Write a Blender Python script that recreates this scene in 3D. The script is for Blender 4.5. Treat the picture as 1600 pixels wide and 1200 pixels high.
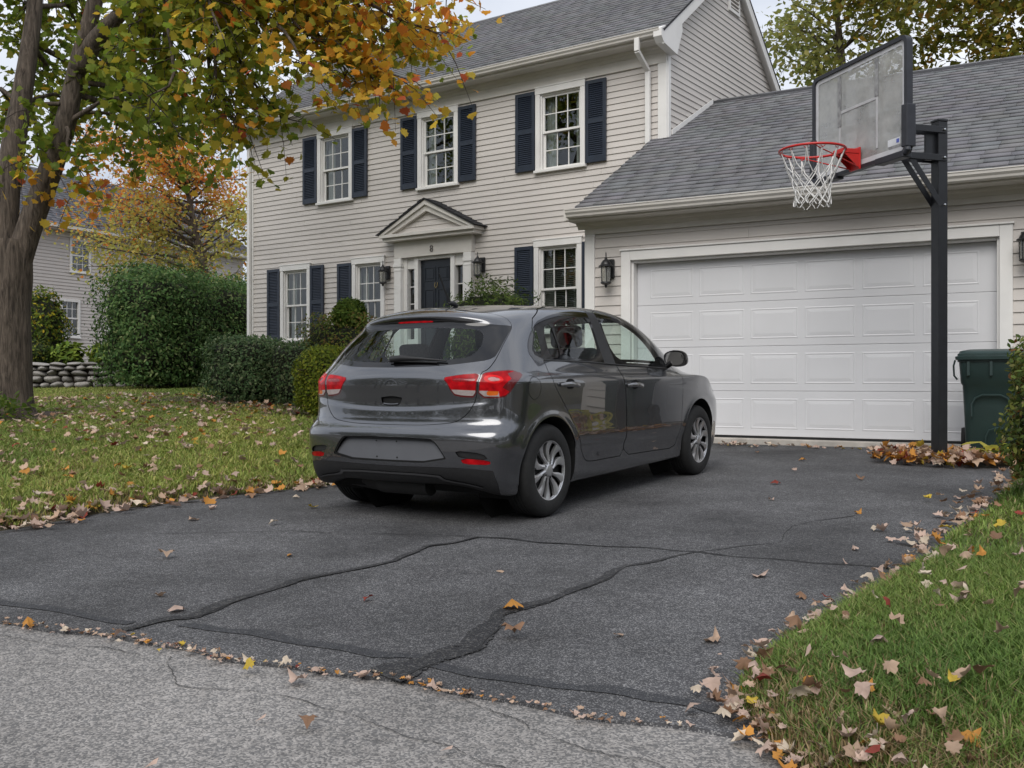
import bpy, bmesh, math, random
import numpy as np
from mathutils import Matrix, Vector

for o in list(bpy.data.objects): bpy.data.objects.remove(o)
R = math.radians
rnd = random.Random(7)
rng = np.random.default_rng(7)
scn = bpy.context.scene
col = scn.collection
EYE = 1.053                      # camera height above the driveway's foot; z = 0 lies under the camera
YAW = R(35.29)

# ------------------------------------------------------------------ camera, sky, sun, exposure
cam = bpy.data.cameras.new('camera'); camo = bpy.data.objects.new('camera', cam); col.objects.link(camo)
cam.sensor_width = 36; cam.lens = 1550 / 1600 * 36; cam.shift_y = -3 / 1600
cam.clip_start = .05; cam.clip_end = 2000
camo.location = (0, 0, EYE); camo.rotation_euler = (R(90), 0, YAW)
scn.camera = camo

SUN_EL, SUN_AZ = R(44), R(162)   # high, behind the camera's right shoulder; azimuth clockwise from +Y
w = bpy.data.worlds.new('World'); scn.world = w; w.use_nodes = True
nt = w.node_tree; nt.nodes.clear()
wo = nt.nodes.new('ShaderNodeOutputWorld'); bg = nt.nodes.new('ShaderNodeBackground')
sky = nt.nodes.new('ShaderNodeTexSky'); sky.sky_type = 'NISHITA'; sky.sun_disc = False
sky.sun_elevation = SUN_EL; sky.sun_rotation = SUN_AZ; sky.air_density = 1.0; sky.dust_density = 3.0; sky.ozone_density = 1.0
# overcast: a nearly closed cloud layer over the clear sky
tcw = nt.nodes.new('ShaderNodeTexCoord'); mpw = nt.nodes.new('ShaderNodeMapping'); mpw.inputs['Scale'].default_value = (1.6, 1.6, 4.2)
nzw = nt.nodes.new('ShaderNodeTexNoise'); nzw.inputs['Scale'].default_value = 2.1; nzw.inputs['Detail'].default_value = 6; nzw.inputs['Roughness'].default_value = .5
rpw = nt.nodes.new('ShaderNodeValToRGB'); rpw.color_ramp.elements[0].position = .3; rpw.color_ramp.elements[1].position = .7
rpw.color_ramp.elements[0].color = (4.0, 4.4, 5.2, 1); rpw.color_ramp.elements[1].color = (7.0, 7.2, 7.6, 1)
mxw = nt.nodes.new('ShaderNodeMixRGB'); mxw.inputs[0].default_value = .93
L = nt.links.new
L(tcw.outputs['Generated'], mpw.inputs['Vector']); L(mpw.outputs[0], nzw.inputs['Vector']); L(nzw.outputs['Fac'], rpw.inputs[0])
L(sky.outputs[0], mxw.inputs[1]); L(rpw.outputs[0], mxw.inputs[2]); L(mxw.outputs[0], bg.inputs[0]); L(bg.outputs[0], wo.inputs[0])
bg.inputs[1].default_value = .1
sl = bpy.data.lights.new('sun', 'SUN'); sl.energy = 1.5; sl.angle = R(45); sl.color = (1, .965, .91)
so = bpy.data.objects.new('sun', sl); col.objects.link(so)
sd = Vector((math.sin(SUN_AZ) * math.cos(SUN_EL), math.cos(SUN_AZ) * math.cos(SUN_EL), math.sin(SUN_EL)))
so.rotation_euler = (-sd).to_track_quat('-Z', 'Y').to_euler(); so.location = sd * 60
vs = scn.view_settings; vs.view_transform = 'Standard'; vs.look = 'None'; vs.exposure = .60; vs.gamma = 1; vs.use_curve_mapping = False
scn.render.engine = 'CYCLES'
cy = scn.cycles; cy.use_denoising = True; cy.max_bounces = 8; cy.diffuse_bounces = 3; cy.glossy_bounces = 4; cy.transmission_bounces = 6
cy.transparent_max_bounces = 12; cy.caustics_reflective = False; cy.caustics_refractive = False; cy.sample_clamp_indirect = 6
try: cy.denoiser = 'OPENIMAGEDENOISE'
except Exception: pass

# ------------------------------------------------------------------ materials
M = {}
def newmat(name):
    m = bpy.data.materials.new(name); m.use_nodes = True; M[name] = m
    return m, m.node_tree, m.node_tree.nodes['Principled BSDF']
def mat(name, c, rough=.6, metal=0, var=.12, scale=8., bump=0., bscale=60., coat=0, spec=.5, rnd_obj=0., detail=4, c2=None, stretch=None, emis=None):
    m, t, b = newmat(name); N = t.nodes.new; K = t.links.new
    tc = N('ShaderNodeTexCoord'); src = tc.outputs['Object']
    if stretch:
        mp = N('ShaderNodeMapping'); mp.inputs['Scale'].default_value = stretch; K(src, mp.inputs['Vector']); src = mp.outputs[0]
    nz = N('ShaderNodeTexNoise'); nz.inputs['Scale'].default_value = scale; nz.inputs['Detail'].default_value = detail; K(src, nz.inputs['Vector'])
    rp = N('ShaderNodeValToRGB'); e = rp.color_ramp.elements; e[0].position = .3; e[1].position = .72
    if c2 is None: lo = [x * (1 - var) for x in c]; hi = [min(1, x * (1 + var)) for x in c]
    else: lo, hi = c, c2
    e[0].color = (*lo, 1); e[1].color = (*hi, 1); K(nz.outputs['Fac'], rp.inputs[0]); out = rp.outputs[0]
    if rnd_obj:
        oi = N('ShaderNodeObjectInfo'); mr = N('ShaderNodeMapRange'); mr.inputs[3].default_value = 1 - rnd_obj; mr.inputs[4].default_value = 1 + rnd_obj
        K(oi.outputs['Random'], mr.inputs[0]); mm = N('ShaderNodeVectorMath'); mm.operation = 'SCALE'; K(out, mm.inputs[0]); K(mr.outputs[0], mm.inputs['Scale']); out = mm.outputs[0]
    K(out, b.inputs['Base Color'])
    b.inputs['Roughness'].default_value = rough; b.inputs['Metallic'].default_value = metal
    b.inputs['Coat Weight'].default_value = coat; b.inputs['Coat Roughness'].default_value = .04; b.inputs['Specular IOR Level'].default_value = spec
    if bump:
        n2 = N('ShaderNodeTexNoise'); n2.inputs['Scale'].default_value = bscale; n2.inputs['Detail'].default_value = 3; K(src, n2.inputs['Vector'])
        bp = N('ShaderNodeBump'); bp.inputs['Strength'].default_value = bump; bp.inputs['Distance'].default_value = .01; K(n2.outputs['Fac'], bp.inputs['Height']); K(bp.outputs[0], b.inputs['Normal'])
    if emis: b.inputs['Emission Color'].default_value = (*c, 1); b.inputs['Emission Strength'].default_value = emis
    return m
def leafmat(name, rough=.55, trans=.35, spec=.3):
    """leaf: colour read from the mesh's own colour attribute, thin and translucent"""
    m, t, b = newmat(name); N = t.nodes.new; K = t.links.new
    at = N('ShaderNodeAttribute'); at.attribute_name = 'Col'
    K(at.outputs['Color'], b.inputs['Base Color']); b.inputs['Roughness'].default_value = rough; b.inputs['Specular IOR Level'].default_value = spec
    tr = N('ShaderNodeBsdfTranslucent'); K(at.outputs['Color'], tr.inputs['Color'])
    mx = N('ShaderNodeMixShader'); mx.inputs[0].default_value = trans
    K(b.outputs[0], mx.inputs[1]); K(tr.outputs[0], mx.inputs[2]); K(mx.outputs[0], t.nodes['Material Output'].inputs[0])
    return m
def glassmat(name, tint=(.9, .93, .92), ior=1.5, rough=.0, dirt=0.):
    """thin pane: straight-through transparency with a Fresnel mirror on top"""
    m = bpy.data.materials.new(name); m.use_nodes = True; M[name] = m; t = m.node_tree; t.nodes.clear(); N = t.nodes.new; K = t.links.new
    o = N('ShaderNodeOutputMaterial'); tb = N('ShaderNodeBsdfTransparent'); tb.inputs[0].default_value = (*tint, 1)
    gl = N('ShaderNodeBsdfGlossy'); gl.inputs['Roughness'].default_value = rough; gl.inputs[0].default_value = (1, 1, 1, 1)
    fr = N('ShaderNodeFresnel'); ge = N('ShaderNodeNewGeometry'); mi_ = N('ShaderNodeMapRange'); mi_.inputs[3].default_value = ior; mi_.inputs[4].default_value = 1 / ior; K(ge.outputs['Backfacing'], mi_.inputs[0]); K(mi_.outputs[0], fr.inputs[0]); mx = N('ShaderNodeMixShader')
    K(fr.outputs[0], mx.inputs[0]); K(tb.outputs[0], mx.inputs[1]); K(gl.outputs[0], mx.inputs[2]); last = mx.outputs[0]
    if dirt:
        df = N('ShaderNodeBsdfDiffuse'); df.inputs[0].default_value = (.62, .62, .6, 1)
        tc = N('ShaderNodeTexCoord'); nz = N('ShaderNodeTexNoise'); nz.inputs['Scale'].default_value = 5; nz.inputs['Detail'].default_value = 9; nz.inputs['Roughness'].default_value = .7; K(tc.outputs['Object'], nz.inputs['Vector'])
        mr = N('ShaderNodeMapRange'); mr.inputs[1].default_value = .3; mr.inputs[2].default_value = .7; mr.inputs[3].default_value = dirt * .55; mr.inputs[4].default_value = dirt * 1.3
        K(nz.outputs['Fac'], mr.inputs[0]); m2 = N('ShaderNodeMixShader'); K(mr.outputs[0], m2.inputs[0]); K(last, m2.inputs[1]); K(df.outputs[0], m2.inputs[2]); last = m2.outputs[0]
    K(last, o.inputs[0]); return m

# ------------------------------------------------------------------ mesh helpers
class MB:
    """collects shapes for ONE mesh"""
    def __init__(s): s.v = []; s.f = []; s.mi = []
    def add(s, vs, fs, mi=0):
        k = len(s.v); s.v.extend([tuple(map(float, p)) for p in vs]); s.f.extend([tuple(i + k for i in f) for f in fs]); s.mi.extend([mi] * len(fs)); return s
    def box(s, x0, y0, z0, x1, y1, z1, mi=0):
        return s.add([(x0, y0, z0), (x1, y0, z0), (x1, y1, z0), (x0, y1, z0), (x0, y0, z1), (x1, y0, z1), (x1, y1, z1), (x0, y1, z1)],
                     [(0, 3, 2, 1), (4, 5, 6, 7), (0, 1, 5, 4), (1, 2, 6, 5), (2, 3, 7, 6), (3, 0, 4, 7)], mi)
    def extrude(s, poly, vec, mi=0):
        n = len(poly); vec = Vector(vec); a = [Vector(p) for p in poly]
        return s.add(a + [p + vec for p in a], [tuple(range(n))[::-1], tuple(range(n, 2 * n))] + [(i, (i + 1) % n, n + (i + 1) % n, n + i) for i in range(n)], mi)
    def bar(s, p, q, wd, ht, up=(0, 0, 1), mi=0):
        p, q = Vector(p), Vector(q); d = (q - p).normalized(); u = Vector(up); sd = d.cross(u)
        if sd.length < 1e-5: sd = d.cross(Vector((0, 1, 0)))
        sd.normalize(); u = sd.cross(d).normalized(); sd *= wd / 2; u *= ht / 2
        vs = [p - sd - u, p + sd - u, p + sd + u, p - sd + u, q - sd - u, q + sd - u, q + sd + u, q - sd + u]
        return s.add(vs, [(0, 1, 2, 3), (7, 6, 5, 4), (0, 4, 5, 1), (1, 5, 6, 2), (2, 6, 7, 3), (3, 7, 4, 0)], mi)
    def tube(s, pts, rad, n=8, cap=True, mi=0, closed=False):
        pts = [Vector(p) for p in pts]; m = len(pts)
        if not hasattr(rad, '__len__'): rad = [rad] * m
        vs = []; ref = None
        for i, p in enumerate(pts):
            a = pts[(i - 1) % m] if closed or i else p; b = pts[(i + 1) % m] if closed or i < m - 1 else p
            d = (b - a); d = d.normalized() if d.length > 1e-9 else Vector((0, 0, 1))
            if ref is None: ref = Vector((0, 0, 1)) if abs(d.z) < .9 else Vector((1, 0, 0))
            x = (ref - d * ref.dot(d)); x = x.normalized() if x.length > 1e-6 else d.orthogonal().normalized(); ref = x; y = d.cross(x)
            for k in range(n):
                t = 2 * math.pi * k / n; vs.append(p + (x * math.cos(t) + y * math.sin(t)) * rad[i])
        fs = []
        for i in range(m if closed else m - 1):
            j = (i + 1) % m
            for k in range(n): fs.append((i * n + k, i * n + (k + 1) % n, j * n + (k + 1) % n, j * n + k))
        if cap and not closed: fs.append(tuple(range(n))[::-1]); fs.append(tuple(range((m - 1) * n, m * n)))
        return s.add(vs, fs, mi)
    def lathe(s, prof, n=24, o=(0, 0, 0), ax='z', mi=0, cap=True):
        vs = []
        for r, h in prof:
            for k in range(n):
                t = 2 * math.pi * k / n; c, q = r * math.cos(t), r * math.sin(t)
                p = {'z': (c, q, h), 'x': (h, c, q), 'y': (q, h, c)}[ax]; vs.append((p[0] + o[0], p[1] + o[1], p[2] + o[2]))
        fs = [(i * n + k, i * n + (k + 1) % n, (i + 1) * n + (k + 1) % n, (i + 1) * n + k) for i in range(len(prof) - 1) for k in range(n)]
        if cap: fs += [tuple(range(n))[::-1], tuple(range((len(prof) - 1) * n, len(prof) * n))]
        return s.add(vs, fs, mi)
    def xf(s, mtx):
        s.v = [tuple(mtx @ Vector(p)) for p in s.v]; return s
    def build(s, name, mt, parent=None, smooth=None, bevel=0, kind=None, loc=None):
        me = bpy.data.meshes.new(name); me.from_pydata(s.v, [], s.f)
        for m_ in (mt if isinstance(mt, (list, tuple)) else [mt]): me.materials.append(M[m_] if isinstance(m_, str) else m_)
        if any(s.mi): me.polygons.foreach_set('material_index', s.mi)
        me.update()
        if smooth is not None:
            me.shade_smooth()
            if smooth < 180: me.set_sharp_from_angle(angle=R(smooth))
        o = link(name, me, parent, loc)
        if bevel:
            b = o.modifiers.new('bevel', 'BEVEL'); b.width = bevel; b.segments = 2; b.limit_method = 'ANGLE'; b.angle_limit = R(40)
        if kind: o['kind'] = kind
        return o
def link(name, me, parent=None, loc=None):
    o = bpy.data.objects.new(name, me); col.objects.link(o)
    if parent: o.parent = parent
    if loc is not None: o.location = loc
    return o
def npmesh(name, V, F, mt, parent=None, colors=None, smooth=False, kind=None, normals=None, loc=None):
    """big mesh from arrays; F (m,3) or (m,4); colors per vertex"""
    V = np.asarray(V, np.float32); F = np.asarray(F, np.int32); k = F.shape[1]
    me = bpy.data.meshes.new(name); me.vertices.add(len(V)); me.vertices.foreach_set('co', V.ravel())
    me.loops.add(F.size); me.loops.foreach_set('vertex_index', F.ravel())
    me.polygons.add(len(F)); me.polygons.foreach_set('loop_start', np.arange(0, F.size, k, dtype=np.int32)); me.polygons.foreach_set('loop_total', np.full(len(F), k, np.int32))
    me.update(calc_edges=True); me.validate()
    for m_ in (mt if isinstance(mt, (list, tuple)) else [mt]): me.materials.append(M[m_] if isinstance(m_, str) else m_)
    if colors is not None:
        ca = me.color_attributes.new('Col', 'FLOAT_COLOR', 'POINT'); c4 = np.ones((len(V), 4), np.float32); c4[:, :3] = colors; ca.data.foreach_set('color', c4.ravel())
    if smooth: me.polygons.foreach_set('use_smooth', np.ones(len(F), bool))
    if normals is not None: me.normals_split_custom_set_from_vertices([tuple(n) for n in np.asarray(normals, float)])
    o = link(name, me, parent, loc)
    if kind: o['kind'] = kind
    return o
def tag(o, label, cat, group=None):
    o['label'] = label; o['category'] = cat
    if group: o['group'] = group
    return o
def thing(name, loc, label, cat, group=None, rotz=0):
    o = bpy.data.objects.new(name, None); o.empty_display_size = .2; col.objects.link(o); o.location = loc; o.rotation_euler = (0, 0, rotz)
    return tag(o, label, cat, group)
def structure(o): o['kind'] = 'structure'; return o
def copytree(o, parent=None, **kw):
    c = o.copy(); col.objects.link(c)
    if parent: c.parent = parent
    for k, v_ in kw.items(): c[k] = v_
    for ch in o.children: copytree(ch, c)
    return c
def split(V, F, d):
    """cut a triangle soup along d = 0 (d per vertex): returns V, faces where d < 0, faces where d >= 0, d"""
    V = np.asarray(V, float); neg = d < 0; c = neg[F].sum(1)
    fin = F[c == 3]; fout = F[c == 0]; mix = F[(c == 1) | (c == 2)]
    if not len(mix): return V, fin, fout
    newv = []; cache = {}; n0 = len(V); a_in = []; a_out = []
    def cutpt(i, j):
        k = (i, j) if i < j else (j, i)
        if k not in cache:
            t = d[k[0]] / (d[k[0]] - d[k[1]]); newv.append(V[k[0]] * (1 - t) + V[k[1]] * t); cache[k] = n0 + len(newv) - 1
        return cache[k]
    for tri in mix.tolist():
        s_ = [bool(neg[i]) for i in tri]; lone = 0 if s_[0] != s_[1] and s_[0] != s_[2] else 1 if s_[1] != s_[0] and s_[1] != s_[2] else 2
        a, b, c_ = tri[lone], tri[(lone + 1) % 3], tri[(lone + 2) % 3]
        p, q = cutpt(a, b), cutpt(a, c_)
        (a_in if neg[a] else a_out).append((a, p, q)); o_ = a_out if neg[a] else a_in
        o_.append((p, b, c_)); o_.append((p, c_, q))
    V = np.concatenate([V, np.array(newv)])
    fin = np.concatenate([fin, np.array(a_in, int).reshape(-1, 3)]); fout = np.concatenate([fout, np.array(a_out, int).reshape(-1, 3)])
    return V, fin, fout
def sdpoly(P, poly):
    """signed distance of points P (n,2) to a closed polygon, negative inside"""
    P = np.asarray(P, float); poly = np.asarray(poly, float); n = len(poly); dmin = np.full(len(P), 1e9); ins = np.zeros(len(P), bool)
    for i in range(n):
        a, b = poly[i], poly[(i + 1) % n]; e = b - a; w_ = P - a
        t = np.clip((w_ @ e) / max(e @ e, 1e-12), 0, 1); dmin = np.minimum(dmin, np.linalg.norm(w_ - t[:, None] * e, axis=1))
        cnd = (a[1] > P[:, 1]) != (b[1] > P[:, 1])
        with np.errstate(divide='ignore', invalid='ignore'): xi = (b[0] - a[0]) * (P[:, 1] - a[1]) / (b[1] - a[1]) + a[0]
        ins ^= cnd & (P[:, 0] < xi)
    return np.where(ins, -dmin, dmin)
def smoothpoly(poly, n=4, k=2):
    """Chaikin corner rounding"""
    P = [np.array(p, float) for p in poly]
    for _ in range(k):
        Q = []
        for i in range(len(P)):
            a, b = P[i], P[(i + 1) % len(P)]; Q += [a * .8 + b * .2, a * .2 + b * .8]
        P = Q
    return np.array(P)
def compact(V, F):
    u, inv = np.unique(F, return_inverse=True); return V[u], inv.reshape(F.shape)
# ------------------------------------------------------------------ materials of the place
def asphalt(name, base, speck, scale, amt, blot=.25, rough=.85):
    m, t, b = newmat(name); N = t.nodes.new; K = t.links.new
    tc = N('ShaderNodeTexCoord'); o = tc.outputs['Object']
    vo = N('ShaderNodeTexVoronoi'); vo.inputs['Scale'].default_value = scale; K(o, vo.inputs['Vector'])
    sp = N('ShaderNodeSeparateColor'); K(vo.outputs['Color'], sp.inputs[0])
    r1 = N('ShaderNodeValToRGB'); e = r1.color_ramp.elements; e[0].position = 1 - amt; e[1].position = 1 - amt * .25; e[0].color = (*base, 1); e[1].color = (*speck, 1); K(sp.outputs[0], r1.inputs[0])
    n1 = N('ShaderNodeTexNoise'); n1.inputs['Scale'].default_value = .9; n1.inputs['Detail'].default_value = 5; n1.inputs['Roughness'].default_value = .62; K(o, n1.inputs['Vector'])
    n2 = N('ShaderNodeTexNoise'); n2.inputs['Scale'].default_value = 24; n2.inputs['Detail'].default_value = 3; K(o, n2.inputs['Vector'])
    a = N('ShaderNodeMapRange'); a.inputs[1].default_value = .28; a.inputs[2].default_value = .72; a.inputs[3].default_value = 1 - blot; a.inputs[4].default_value = 1 + blot; K(n1.outputs['Fac'], a.inputs[0])
    a2 = N('ShaderNodeMapRange'); a2.inputs[1].default_value = .3; a2.inputs[2].default_value = .7; a2.inputs[3].default_value = .84; a2.inputs[4].default_value = 1.18; K(n2.outputs['Fac'], a2.inputs[0])
    ml = N('ShaderNodeMath'); ml.operation = 'MULTIPLY'; K(a.outputs[0], ml.inputs[0]); K(a2.outputs[0], ml.inputs[1])
    sc = N('ShaderNodeVectorMath'); sc.operation = 'SCALE'; K(r1.outputs[0], sc.inputs[0]); K(ml.outputs[0], sc.inputs['Scale']); K(sc.outputs[0], b.inputs['Base Color'])
    b.inputs['Roughness'].default_value = rough; b.inputs['Specular IOR Level'].default_value = .35
    bp = N('ShaderNodeBump'); bp.inputs['Strength'].default_value = .55; bp.inputs['Distance'].default_value = .004; K(vo.outputs['Distance'], bp.inputs['Height']); bp.invert = True
    K(bp.outputs[0], b.inputs['Normal'])
    return m
asphalt('driveway_asphalt', (.050, .050, .053), (.18, .177, .177), 220, .36, .60)
asphalt('road_asphalt', (.125, .122, .120), (.30, .282, .266), 150, .72, .24)
asphalt('crack_tar', (.021, .021, .023), (.085, .083, .08), 150, .3, .5, .7)
asphalt('seal_band', (.035, .036, .040), (.11, .11, .11), 230, .2, .25, .75)
mat('crack_gap', (.016, .016, .016), .9)
mat('road_crack', (.045, .043, .041), .9)
mat('soil', (.035, .026, .018), .95, var=.4, scale=6, bump=.8, bscale=40)
mat('turf', (.045, .037, .022), .95, c2=(.085, .075, .036), scale=2.2, bump=.7, bscale=90)
mat('mulch', (.020, .013, .009), .95, c2=(.06, .04, .028), scale=30, bump=1, bscale=45)
mat('concrete', (.42, .39, .35), .85, var=.2, scale=7, bump=.25, bscale=90)
leafmat('grass_blades', .6, .35); leafmat('leaf', .55, .58); leafmat('dry_leaf', .7, .2); leafmat('shrub_leaf', .6, .3, .12)

def H(x, y): return .029 * np.clip(y, -15, 45)
DRIVE_L = [(-6.5, 11.3), (-6.25, 8.5), (-6.14, 7), (-6.14, 5.8), (-6.42, 4.9), (-6.50, 4.3), (-6.40, 3.7), (-6.36, 3.3), (-6.50, 2.6), (-7.0, 1.95), (-8, 1.6), (-14, .68), (-60, -6.2), (-60, 70), (-6.5, 70)]
DRIVE_R = [(-1.42, 9.3), (-1.28, 8.6), (-1.27, 7.9), (-1.20, 7), (-1.24, 6), (-1.19, 5.3), (-1.21, 4.8), (-1.25, 4.2), (-1.28, 3.7), (-1.29, 3.3), (-1.26, 3.05), (-1.16, 2.78), (-.91, 2.49), (-.55, 2.22), (0, 2.05), (1, 2.05), (3, 2.4), (30, 6.4), (30, 60), (-.2, 60), (-.2, 11), (-1.3, 10.6)]
def lawn_z(x, y, poly):
    d = np.clip(-sdpoly(np.stack([x, y], -1), poly), 0, None)
    base = H(x, y) - .012 + .05 * np.clip(d / .14, 0, 1) ** .6
    if poly is DRIVE_L: return base + .48 * (1 - np.exp(-np.clip(-6.3 - x, 0, None) / 5))
    return base + .13 * (1 - np.exp(-d / .9))
def gz(x, y):
    """height of whatever ground lies at (x, y)"""
    x = np.atleast_1d(np.asarray(x, float)); y = np.atleast_1d(np.asarray(y, float)); P = np.stack([x, y], -1); z = H(x, y) + .004
    for poly in (DRIVE_L, DRIVE_R):
        m = sdpoly(P, poly) < 0
        if m.any(): z[m] = lawn_z(x[m], y[m], poly)
    return z
def gz1(x, y): return float(gz(x, y)[0])
def grid(xs, ys, zf):
    X, Y = np.meshgrid(xs, ys); V = np.stack([X, Y, zf(X.ravel(), Y.ravel()).reshape(X.shape)], -1).reshape(-1, 3); n = len(xs); m = len(ys)
    i = np.arange(n * m).reshape(m, n); a, b, c, d = i[:-1, :-1], i[:-1, 1:], i[1:, 1:], i[1:, :-1]
    return V, np.concatenate([np.stack([a, b, c], -1).reshape(-1, 3), np.stack([a, c, d], -1).reshape(-1, 3)])
# the ground sheet to the horizon
xs = np.concatenate([-np.geomspace(900, 60, 12), np.linspace(-55, 45, 40), np.geomspace(50, 900, 12)]); ys = np.concatenate([-np.geomspace(900, 40, 12), np.linspace(-36, 60, 40), np.geomspace(66, 900, 12)])
V, F = grid(xs, ys, lambda x, y: H(x, y) - .16); structure(npmesh('ground', V, F, 'turf', smooth=True))
def lawn(name, poly, xs, ys, label=None):
    V, F = grid(xs, ys, lambda x, y: x * 0); d = sdpoly(V[:, :2], poly); V, fi, fo = split(V, F, d)
    V, fi = compact(V, fi); V[:, 2] = lawn_z(V[:, 0], V[:, 1], poly)
    return structure(npmesh(name, V, fi, 'turf', smooth=True))
lawn('lawn', DRIVE_L, np.concatenate([np.linspace(-59, -16, 30), np.linspace(-15.6, -5.9, 90)]), np.concatenate([np.linspace(-6, 1, 12), np.linspace(1.15, 14, 110), np.linspace(14.5, 60, 30)]))
lawn('lawn', DRIVE_R, np.concatenate([np.linspace(-1.6, 2, 80), np.linspace(2.2, 29, 25)]), np.concatenate([np.linspace(1.8, 9, 130), np.linspace(9.3, 50, 25)]))
# driveway and road; the driveway ends in a low broken edge above the road
def edge_y(x): return 2.14 + .15 * (x + 4.14) + .02 * np.sin(x * 5.1) + .012 * np.sin(x * 13.7)
V, F = grid(np.linspace(-8.6, -.2, 130), np.linspace(1.2, 12.5, 140), lambda x, y: H(x, y) + .006 * np.sin(x * 1.3 + 1) * np.sin(y * .9) * np.clip((y - 3) / 3, 0, 1))
V, fo, F = split(V, F, V[:, 1] - edge_y(V[:, 0])); V, F = compact(V, F)
drv = structure(npmesh('driveway', V, F, 'driveway_asphalt', smooth=True))
ex = np.linspace(-8.6, -.2, 200); ey_ = edge_y(ex)
m = MB()
for i in range(len(ex) - 1):
    z0, z1 = H(0, ey_[i]), H(0, ey_[i + 1]); m.add([(ex[i], ey_[i], z0), (ex[i + 1], ey_[i + 1], z1), (ex[i + 1], ey_[i + 1] - .005, z1 - .013), (ex[i], ey_[i] - .005, z0 - .013)], [(0, 3, 2, 1)])
m.build('driveway_lip', 'driveway_asphalt', drv)
V, F = grid(np.concatenate([np.linspace(-80, -9, 40), np.linspace(-8.8, 2, 120), np.linspace(2.4, 60, 30)]), np.linspace(-7, 3.4, 110), lambda x, y: H(x, y) - .011)
V, F, fo = split(V, F, V[:, 1] - (2.14 + .15 * (V[:, 0] + 4.14) + .07)); V, F = compact(V, F)
road = structure(npmesh('road', V, F, 'road_asphalt', smooth=True))
def ribbon(pts, wd, z, jit=.3, n=60, seed=0, rough_=0.):
    """flat strip along a wandering line"""
    r_ = random.Random(seed); P = np.array(pts, float); t = np.linspace(0, len(P) - 1, n); px = np.interp(t, range(len(P)), P[:, 0]); py = np.interp(t, range(len(P)), P[:, 1]); wv = np.interp(t, range(len(P)), wd)
    ph = [r_.uniform(0, 6) for _ in range(6)]; r_ = random.Random(seed * 7 + jit * 100 + wd[0] * 1e4)
    dx, dy = np.gradient(px), np.gradient(py); l = np.hypot(dx, dy) + 1e-9; nx, ny = -dy / l, dx / l
    off = (np.cumsum([r_.uniform(-1, 1) for _ in t]) * rough_) + .016 * np.sin(t * 2.7 + ph[0]) + .010 * np.sin(t * 7.1 + ph[1]); wa = wv * (1 + jit * np.sin(t * 9 + ph[2]) + jit * .5 * np.array([r_.uniform(-1, 1) for _ in t])); wb = wv * (1 + jit * np.sin(t * 6 + ph[3]) + jit * .5 * np.array([r_.uniform(-1, 1) for _ in t]))
    A = np.stack([px + nx * (off + wa / 2), py + ny * (off + wa / 2)], -1); B = np.stack([px + nx * (off - wb / 2), py + ny * (off - wb / 2)], -1)
    vs = [(a[0], a[1], float(H(0, a[1])) + z) for a in A] + [(b[0], b[1], float(H(0, b[1])) + z) for b in B]
    return vs, [(i, i + 1, n + i + 1, n + i) for i in range(n - 1)]
def strip(name, pts, wd, z, mt, parent, **k):
    vs, fs = ribbon(pts, wd, z, **k); return MB().add(vs, [f[::-1] for f in fs]).build(name, mt, parent)
CR = [([(-3.56, 2.33), (-3.47, 2.62), (-3.62, 3.3), (-3.50, 3.9), (-3.62, 4.3), (-3.54, 4.67)], [.05, .075, .05, .04, .035, .025]),
      ([(-3.54, 4.67), (-3.1, 4.72), (-2.6, 4.85), (-2.26, 4.87), (-1.8, 4.93), (-1.28, 4.98)], [.022, .018, .022, .026, .03, .035]),
      ([(-2.27, 2.45), (-2.2, 2.85), (-2.42, 3.3), (-2.33, 3.9), (-2.42, 4.4), (-2.26, 4.87)], [.15, .11, .07, .055, .045, .025]),
      ([(-2.26, 4.87), (-2.0, 5.35), (-2.1, 5.9), (-1.9, 6.5)], [.02, .012, .01, .008]),
      ([(-5.3, 3.75), (-4.7, 4.25), (-4.1, 4.45), (-3.54, 4.67)], [.004, .005, .005, .006])]
for i, (p, wd) in enumerate(CR):
    strip('crack_sealant', p, wd, .0045, 'crack_tar', drv, seed=i, jit=.32, n=160)
    for sg, cw in ((.44, .005),):
        strip('crack', [(a + sg * w_, b + sg * w_ * .3) for (a, b), w_ in zip(p, wd)], [cw] * len(p), .0062, 'crack_gap', drv, seed=i, jit=.7, n=160)
ln = [(x, 2.14 + .15 * (x + 4.14) + .20) for x in (-7.4, -5.5, -4.4, -3.6)]; strip('seal_strip', ln, [.05, .05, .06, .05], .003, 'seal_band', drv, seed=61, jit=.15, n=60)
ln = [(x, 2.14 + .15 * (x + 4.14) + .25) for x in (-3.4, -3, -2.5, -2.25)]; strip('seal_strip', ln, [.05, .07, .07, .06], .003, 'seal_band', drv, seed=62, jit=.15, n=50)
ln = [(x, 2.14 + .15 * (x + 4.14) + .19) for x in (-2.2, -1.8, -1.45, -1.2)]; strip('seal_strip', ln, [.06, .06, .07, .06], .003, 'seal_band', drv, seed=63, jit=.15, n=50)
for i, p in enumerate([[(-5.2, 1.9), (-4.4, 2.0), (-3.6, 2.1), (-3.1, 2.22)], [(-3.1, 2.22), (-2.8, 2.06), (-2.3, 2.2), (-1.8, 2.2), (-1.5, 2.15), (-1.2, 2.05)], [(-1.9, 2.42), (-1.5, 2.3), (-1.0, 2.25)]]):
    strip('crack', p, [.0032] * len(p), -.0068, 'road_crack', road, seed=80 + i, jit=.6, n=110, rough_=.006)
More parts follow.
